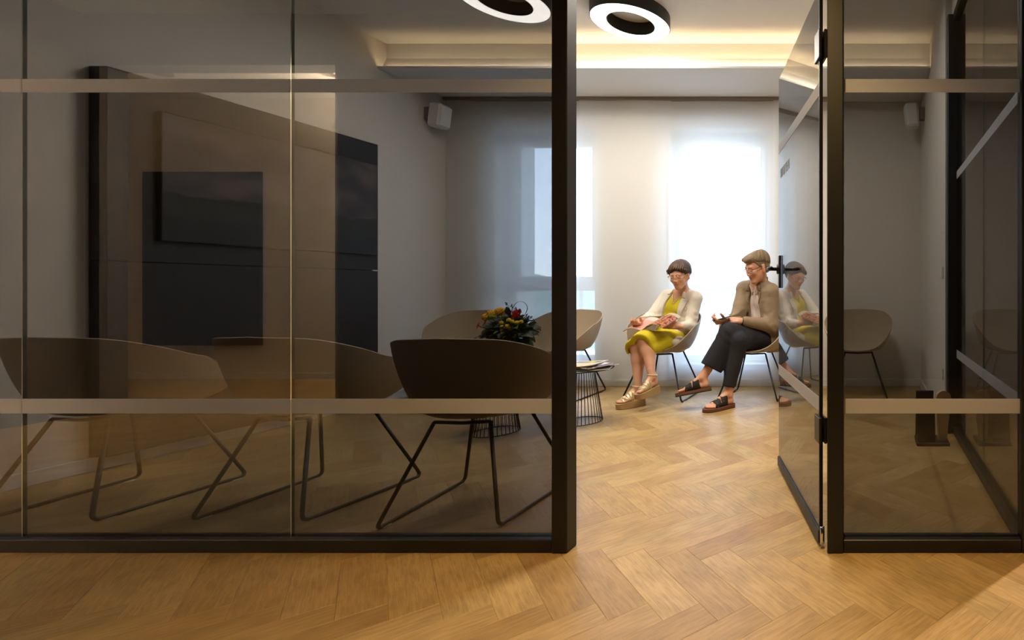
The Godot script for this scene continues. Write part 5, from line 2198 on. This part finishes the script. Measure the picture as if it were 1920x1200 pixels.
func make_man() -> void:
	var root := P(-1.02, 0, 4.55)
	var t := thing("person", "seated man in a beige jacket and dark trousers looking at his phone, legs crossed", "person", root)
	var here := Transform3D(Basis.IDENTITY, -root)
	var pelvis := P(-0.985, 0.525, 4.66)
	var waist := P(-0.975, 0.71, 4.68)
	var chest := P(-1.000, 0.885, 4.665)
	var neck := P(-1.025, 1.050, 4.620)
	var sh_r := P(-1.190, 0.985, 4.745)
	var sh_l := P(-0.905, 0.965, 4.540)
	var el_r := P(-1.215, 0.700, 4.54)
	var el_l := P(-0.880, 0.660, 4.50)
	var wr_r := P(-1.245, 0.712, 4.305)
	var wr_l := P(-1.115, 0.712, 4.325)
	var hip_r := P(-1.065, 0.50, 4.68)
	var hip_l := P(-0.925, 0.51, 4.60)
	var kn_r := P(-1.105, 0.545, 4.215)
	var kn_l := P(-1.195, 0.618, 4.235)
	var an_r := P(-1.178, 0.115, 4.145)
	var an_l := P(-1.385, 0.255, 4.125)
	var lat := (sh_l - sh_r).normalized()
	var fr := frame(lat, neck - pelvis, chest)
	var fwd := fr.basis.z
	var inv := fr.affine_inverse()
	var head_tr := Transform3D(look_basis(-42, 20, 1), P(-1.030, 1.182, 4.52)).scaled_local(Vector3.ONE * 1.12)

	var sk := Flesh.new()
	var f := Field.new(P(-1.46, 0.12, 4.92).min(P(-0.74, 0.12, 4.05)), P(-0.74, 1.12, 4.05).max(P(-1.46, 0.12, 4.92)), 0.0125, 0.012)
	f.pair(pelvis, waist, lat, 0.070, 0.060, 0.100, 0.095)
	f.pair(waist, chest, lat, 0.060, 0.080, 0.095, 0.095)
	f.cone(chest, neck - Vector3(0, 0.03, 0), 0.09, 0.06)
	f.cone(sh_r, neck, 0.055, 0.052)
	f.cone(sh_l, neck, 0.055, 0.052)
	f.cone(neck, head_tr * Vector3(0, -0.05, -0.03), 0.058, 0.055)
	for a in [[sh_r, el_r, wr_r], [sh_l, el_l, wr_l]]:
		f.cone(a[0], a[1], 0.052, 0.041)
		f.cone(a[1], a[2], 0.041, 0.028)
	for a in [[hip_r, kn_r, an_r], [hip_l, kn_l, an_l]]:
		f.cone(a[0], a[1], 0.080, 0.056)
		var calf: Vector3 = a[1].lerp(a[2], 0.3)
		f.cone(a[1], calf, 0.052, 0.056)
		f.cone(calf, a[2].lerp(a[1], 0.12), 0.056, 0.034)
	f.solve()
	sk.add(f)
	sk.add(head_field(head_tr.affine_inverse() * neck, 0.054, 1.15, 1.15), head_tr, face_paint(Color(0.90, 0.68, 0.63)))
	# hands round the phone: his left lies under it, his right taps it
	var hl := Transform3D(frame(Vector3(-0.35, 0.40, -0.6), Vector3(-0.84, 0.10, 0.46), wr_l).basis, wr_l + Vector3(-0.004, 0, 0.004))
	sk.add(hand_field(1.0, [30, 36, 42, 46], 0.0, Vector3(0.050, 0.078, -0.030), 1.04), hl)
	var hr := Transform3D(frame(Vector3(0.80, 0.45, 0.3), Vector3(-0.45, -0.02, 0.85), wr_r).basis, wr_r)
	sk.add(hand_field(1.0, [20, 58, 66, 70], 0.0, Vector3(0.050, 0.070, -0.034), 1.04), hr)
	var feet := []
	for a in [[an_r, Vector3(-0.66, 0, 0.75), kn_r, -1.0], [an_l, Vector3(-0.97, -0.15, 0.22), kn_l, 1.0]]:
		var z: Vector3 = a[1].normalized()
		var y := (Vector3.UP - z * z.y).normalized()
		if a[3] > 0: y = (Vector3(-0.08, 1.0, -0.18) - z * Vector3(-0.08, 1.0, -0.18).dot(z)).normalized()
		var tr := Transform3D(Basis(y.cross(z), y, z), Vector3.ZERO)
		tr.origin = a[0] - tr.basis * Vector3(0, 0.092, 0.044)
		var ff := foot_field(a[3], 1.06, tr.affine_inverse() * (a[0] + (a[2] - a[0]).normalized() * 0.08))
		sk.add(ff, tr)
		feet.append([ff, tr, a[3]])
	put("body", sk.commit(root), skin_mat("man_skin", Color(0.85, 0.63, 0.51)), t)

	# --- dark trousers
	var navy := cloth("navy_cloth", Color(0.115, 0.105, 0.125), 0.85, 18.0, 0.3)
	var g := Field.new(P(-1.46, 0.14, 4.92).min(P(-0.72, 0.14, 4.04)), P(-0.72, 0.80, 4.04).max(P(-1.46, 0.14, 4.92)), 0.0098, 0.013)
	g.pair(pelvis, waist, lat, 0.080, 0.065, 0.112, 0.102)
	g.cone(hip_r, kn_r, 0.098, 0.076)
	g.cone(hip_l, kn_l, 0.100, 0.080)
	g.cone(kn_r, an_r + Vector3(0, 0.045, 0), 0.074, 0.054)
	g.cone(kn_l, an_l.lerp(kn_l, 0.22), 0.078, 0.076)
	g.cone(kn_l, an_l.lerp(kn_l, 0.24) + Vector3(0.05, -0.02, 0), 0.070, 0.055)
	var ax_r := (an_r - kn_r).normalized()
	var ax_l := (an_l - kn_l).normalized()
	var hr_p := an_r + Vector3(0, 0.058, 0)
	var hl_p := an_l - ax_l * 0.098
	var wob := noise_of(41, 7.0, 2)
	g.cuts.append(func(p: Vector3, d: float) -> float:
		var q: Vector3 = p - kn_l
		d += 0.004 * wob.get_noise_3d(p.x * 1.6, p.y * 0.8, p.z * 1.6)
		if q.length() < 0.2: d += 0.0035 * sin(q.dot(Vector3(0.6, 0.7, 0.2)) * 120.0) * (1.0 - q.length() / 0.2)
		for a in [[kn_r, ax_r, hr_p, 0.042], [kn_l, ax_l, hl_p, 0.058]]:
			var along: float = (p - a[2]).dot(a[1])
			var off: Vector3 = p - a[0] - a[1] * (p - a[0]).dot(a[1])
			if off.length() < 0.13 and (p - a[0]).dot(a[1]) > 0.1:
				d = maxf(d, along)
				if along > -0.09: d = maxf(d, -(off.length() - a[3]))
		return d)
	g.solve()
	var gk := Flesh.new()
	gk.add(g)
	put("trousers", gk.commit(root), navy, t)

	# --- pale shirt
	var shirt := cloth("pale_shirt", Color(0.86, 0.775, 0.72), 0.8, 20.0, 0.2)
	var s1 := Field.new(P(-1.30, 0.55, 4.90).min(P(-0.78, 0.55, 4.38)), P(-0.78, 1.06, 4.38).max(P(-1.30, 0.55, 4.90)), 0.0095, 0.012)
	s1.pair(pelvis + Vector3(0, 0.06, 0), waist, lat, 0.072, 0.066, 0.112, 0.106)
	s1.pair(waist, chest, lat, 0.066, 0.084, 0.106, 0.102)
	s1.cone(chest, neck - Vector3(0, 0.02, 0), 0.096, 0.066)
	s1.cone(sh_r, neck, 0.058, 0.056)
	s1.cone(sh_l, neck, 0.058, 0.056)
	s1.cuts.append(func(p: Vector3, d: float) -> float:
		var l: Vector3 = inv * p
		d += 0.004 * wob.get_noise_3d(p.x * 2.0, p.y, p.z)
		if l.z > 0.0 and l.y > 0.095: d = maxf(d, -(absf(l.x) - (l.y - 0.095) * 0.55))
		return d)
	s1.solve()
	var s1k := Flesh.new()
	s1k.add(s1)
	var sm := put("shirt", s1k.commit(root), shirt, t)
	for s in [-1.0, 1.0]:
		var st := begin(true)
		laid(st, s1, fr, [Vector2(s * 0.006, 0.095), Vector2(s * 0.026, 0.125), Vector2(s * 0.045, 0.158)], [Vector2(s * 0.030, 0.060), Vector2(s * 0.058, 0.090), Vector2(s * 0.074, 0.135)], 0.007, 0.003, 5, 10)
		fab("shirt_collar", st, shirt, sm).transform = here
	var stc := begin(true)
	var back := []
	for i in 13:
		var a := lerpf(-2.35, 2.35, i / 12.0)
		back.append(neck + fr.basis * Vector3(sin(a) * 0.064, 0.020 + 0.016 * cos(a), -cos(a) * 0.064 - 0.004) - root)
	tube(stc, back, 0.018, 8, false, 0.25, Vector3.UP)
	fab("collar_band", stc, shirt, sm)
	var st6 := begin(true)
	laid(st6, s1, fr, [Vector2(-0.012, -0.24), Vector2(-0.012, 0.09)], [Vector2(0.016, -0.24), Vector2(0.016, 0.09)], 0.003, 0.002, 3, 16)
	fab("button_band", st6, shirt, sm).transform = here

	# --- beige wool jacket
	var wool := cloth("beige_wool", Color(0.58, 0.495, 0.39), 0.9, 26.0, 0.7)
	var j := Field.new(P(-1.36, 0.40, 4.96).min(P(-0.72, 0.40, 4.28)), P(-0.72, 1.08, 4.28).max(P(-1.36, 0.4, 4.96)), 0.0078, 0.013)
	j.pair(pelvis, waist, lat, 0.088, 0.078, 0.125, 0.118)
	j.pair(waist, chest, lat, 0.078, 0.096, 0.118, 0.116)
	j.cone(sh_r, neck + Vector3(0, -0.012, -0.01), 0.074, 0.066)
	j.cone(sh_l, neck + Vector3(0, -0.012, -0.01), 0.074, 0.066)
	j.cone(chest, neck + Vector3(0, -0.03, -0.01), 0.105, 0.070)
	for a in [[sh_r, el_r, wr_r], [sh_l, el_l, wr_l]]:
		j.cone(a[0], a[1], 0.075, 0.064)
		j.cone(a[1], a[1].lerp(a[2], 0.88), 0.064, 0.046)
	j.cone(pelvis + lat * 0.09, P(-0.855, 0.47, 4.62), 0.10, 0.055)
	j.cone(pelvis - lat * 0.10, P(-1.10, 0.60, 4.66), 0.08, 0.05)
	var fold := noise_of(83, 6.0, 2)
	j.cuts.append(func(p: Vector3, d: float) -> float:
		var l: Vector3 = inv * p
		d += 0.0045 * fold.get_noise_3d(p.x * 1.5, p.y * 2.0, p.z * 1.5) + 0.002 * fold.get_noise_3d(p.x * 5.0, p.y * 3.0, p.z * 5.0)
		var e: float = minf((p - el_l).length(), (p - el_r).length())
		if e < 0.16: d += 0.0042 * sin((p - el_l).dot(Vector3(0.75, 0.6, -0.1)) * 105.0) * (1.0 - e / 0.16)
		var half := smooth_table([-0.45, -0.30, -0.18, -0.05, 0.05, 0.12, 0.18], [0.13, 0.085, 0.070, 0.066, 0.060, 0.052, 0.05], l.y)
		if l.z > 0.0: d = maxf(d, -(absf(l.x) - half) * 0.9)
		var nn: Vector3 = p - neck
		if nn.y > -0.03: d = maxf(d, -((nn - Vector3.UP * nn.y).length() - 0.066))
		if absf(l.x) < 0.13: d = maxf(d, p.y - neck.y - 0.036)
		return d)
	j.solve()
	var jk := Flesh.new()
	jk.add(j)
	var jm := put("jacket", jk.commit(root), wool, t)
	for s in [-1.0, 1.0]:
		var st := begin(true)
		laid(st, j, fr, [Vector2(s * 0.064, -0.02), Vector2(s * 0.061, 0.045), Vector2(s * 0.055, 0.098)], [Vector2(s * 0.070, -0.02), Vector2(s * 0.100, 0.055), Vector2(s * 0.112, 0.088)], 0.008, 0.005, 5, 12)
		var m := fab("lapel", st, wool, jm)
		m.transform = here
		st = begin(true)
		laid(st, j, fr, [Vector2(s * 0.055, 0.104), Vector2(s * 0.053, 0.135), Vector2(s * 0.054, 0.165)], [Vector2(s * 0.094, 0.102), Vector2(s * 0.095, 0.135), Vector2(s * 0.082, 0.172)], 0.009, 0.005, 5, 10)
		m = fab("collar", st, wool, jm)
		m.transform = here
	stc = begin(true)
	back = []
	for i in 13:
		var a := lerpf(-2.0, 2.0, i / 12.0)
		back.append(neck + fr.basis * Vector3(sin(a) * 0.074, 0.014 + 0.014 * cos(a), -cos(a) * 0.074 - 0.004) - root)
	tube(stc, back, 0.024, 8, false, 0.28, Vector3.UP)
	fab("collar_stand", stc, wool, jm)

	# --- hair: short, side-swept, grey and sandy
	var hf := Field.new(Vector3(-0.115, -0.11, -0.15), Vector3(0.115, 0.155, 0.13), 0.0036, 0.007)
	hf.ell(Vector3(0, 0.038, -0.020), Vector3(0.081, 0.089, 0.102))
	hf.ell(Vector3(0.0, 0.088, 0.010), Vector3(0.066, 0.040, 0.074))
	hf.cone(Vector3(0.04, 0.100, 0.045), Vector3(-0.035, 0.094, 0.074), 0.016, 0.012)
	hf.cone(Vector3(0.045, 0.085, 0.055), Vector3(0.0, 0.086, 0.084), 0.012, 0.008)
	hf.ell(Vector3(0.0, 0.0, -0.066), Vector3(0.072, 0.075, 0.048))
	var strand := noise_of(19, 1.0, 3)
	hf.cuts.append(func(p: Vector3, d: float) -> float:
		var a := atan2(p.z + 0.02, p.y - 0.02)
		d += 0.0026 * strand.get_noise_2d(a * 30.0 + p.x * 60.0, p.x * 30.0) + 0.0012 * strand.get_noise_3dv(p * 240.0)
		var edge := 0.066 + 0.004 * sin(p.x * 130.0)
		if p.z > 0.040: d = maxf(d, (edge - p.y) * 0.9)
		elif p.z > -0.004: d = maxf(d, (lerpf(0.010, 0.060, clampf((p.z - 0.012) / 0.03, 0, 1)) - p.y) * 0.9)
		elif p.z > -0.040: d = maxf(d, (0.026 - p.y) * 0.9)
		else: d = maxf(d, (-0.062 - p.y) * 0.9)
		return d)
	hf.solve()
	var hk := Flesh.new()
	hk.add(hf, head_tr, func(p: Vector3) -> Color:
		var a := atan2(p.z + 0.02, p.y - 0.02)
		var v := 0.95 + 0.5 * strand.get_noise_2d(a * 36.0 + p.x * 80.0, p.x * 40.0)
		var grey := 1.0 if p.y + 0.02 * strand.get_noise_3dv(p * 160.0) < 0.035 else 0.25
		return Color(v, v * lerpf(0.96, 1.08, grey), v * lerpf(0.90, 1.35, grey)))
	var hair := mat("man_hair", Color(0.54, 0.45, 0.33), 0.6)
	hair.vertex_color_use_as_albedo = true
	put("hair", hk.commit(root), hair, t)
	locks(t, here * head_tr, Vector3(0, 0.040, -0.020), Vector3(0.084, 0.096, 0.106), Vector2(0.03, -0.02), 300, [66, 66, 76, 84, 98, 128, 142], 0.0055, 0.03, 0.9, hair, 6, Vector2(0.7, 1.25))
	var dark: Material = M.dark_lash
	var to_head := here * head_tr
	eyes_and_brows(t, to_head, hair, dark, 0.0024)
	var wire := mat("grey_wire", Color(0.42, 0.39, 0.36), 0.35, 0.8)
	glasses(t, to_head, wire, mat("brown_temples", Color(0.16, 0.11, 0.08), 0.4), false)
	# watch
	var st5 := begin(true)
	var ax := (wr_l - el_l).normalized()
	var fb := frame(ax.cross(Vector3.UP), ax, wr_l - ax * 0.008)
	var loop := []
	for i in 20: loop.append(fb * Vector3(cos(TAU * i / 20) * 0.0335, 0, sin(TAU * i / 20) * 0.0335) - root)
	tube(st5, loop, 0.007, 6, true, 0.35, ax)
	fab("watch_strap", st5, M.black_metal, t)

	# --- black two-strap sandals on cork footbeds
	var cork := cloth("cork", Color(0.42, 0.25, 0.14), 0.85, 40.0, 0.5)
	var felt := cloth("sandal_strap", Color(0.085, 0.075, 0.072), 0.7, 30.0, 0.3)
	for i in 2:
		var ff: Field = feet[i][0]
		var sd: float = feet[i][2]
		var so := Node3D.new()
		so.name = "sandal" if i == 0 else "sandal_001"
		t.add_child(so)
		so.transform = here * feet[i][1]
		var st := begin()
		sole(st, foot_outline(sd, 1.06, 0.008, 0.250), func(_z: float) -> float: return -0.018, func(z: float) -> float: return 0.003 + 0.006 * clampf((0.05 - z) / 0.05, 0, 1))
		fab("footbed", st, cork, so)
		st = begin()
		sole(st, foot_outline(sd, 1.06, 0.0085, 0.250), func(_z: float) -> float: return -0.026, func(_z: float) -> float: return -0.0178)
		fab("outsole", st, M.rubber, so)
		for z in [[0.078, 0.072, 0.130, 0.120], [0.141, 0.133, 0.188, 0.176]]:
			st = begin(true)
			strap(st, ff, z[0], z[2], z[1], z[3], 0.060, -0.008, 0.0035, 94.0, 0.95)
			var sp := fab("strap", st, felt, so)
			st = begin(true)
			var zc: float = (z[0] + z[2]) / 2
			var dir := Vector3(sd * -0.42, 0.9, 0).normalized()
			var c := ff.hit(Vector3(0, -0.006, zc) + dir * 0.13, -dir, 0.13) + dir * 0.0065
			var u := Vector3(0, 0, 1)
			var w := dir.cross(u).normalized()
			tube(st, [c + u * 0.012 + w * 0.008, c - u * 0.012 + w * 0.008, c - u * 0.012 - w * 0.008, c + u * 0.012 - w * 0.008], 0.0016, 6, true)
			fab("buckle", st, M.pale_gold if zc < 0.12 else M.black_metal, sp)

	# --- phone
	var ph := thing("phone", "dark phone held in both hands by the seated man", "phone", P(-1.262, 0.742, 4.228), deg_to_rad(-62))
	ph.rotation.x = deg_to_rad(14)
	var st := begin()
	box(st, Vector3(-0.036, -0.004, -0.074), Vector3(0.036, 0.004, 0.074), 0.003)
	fab("case", st, mat("phone_case", Color(0.10, 0.12, 0.16), 0.4), ph)
	st = begin()
	box(st, Vector3(-0.033, 0.0038, -0.070), Vector3(0.033, 0.0046, 0.070))
	fab("screen", st, mat("phone_glass", Color(0.05, 0.055, 0.07), 0.08), ph)
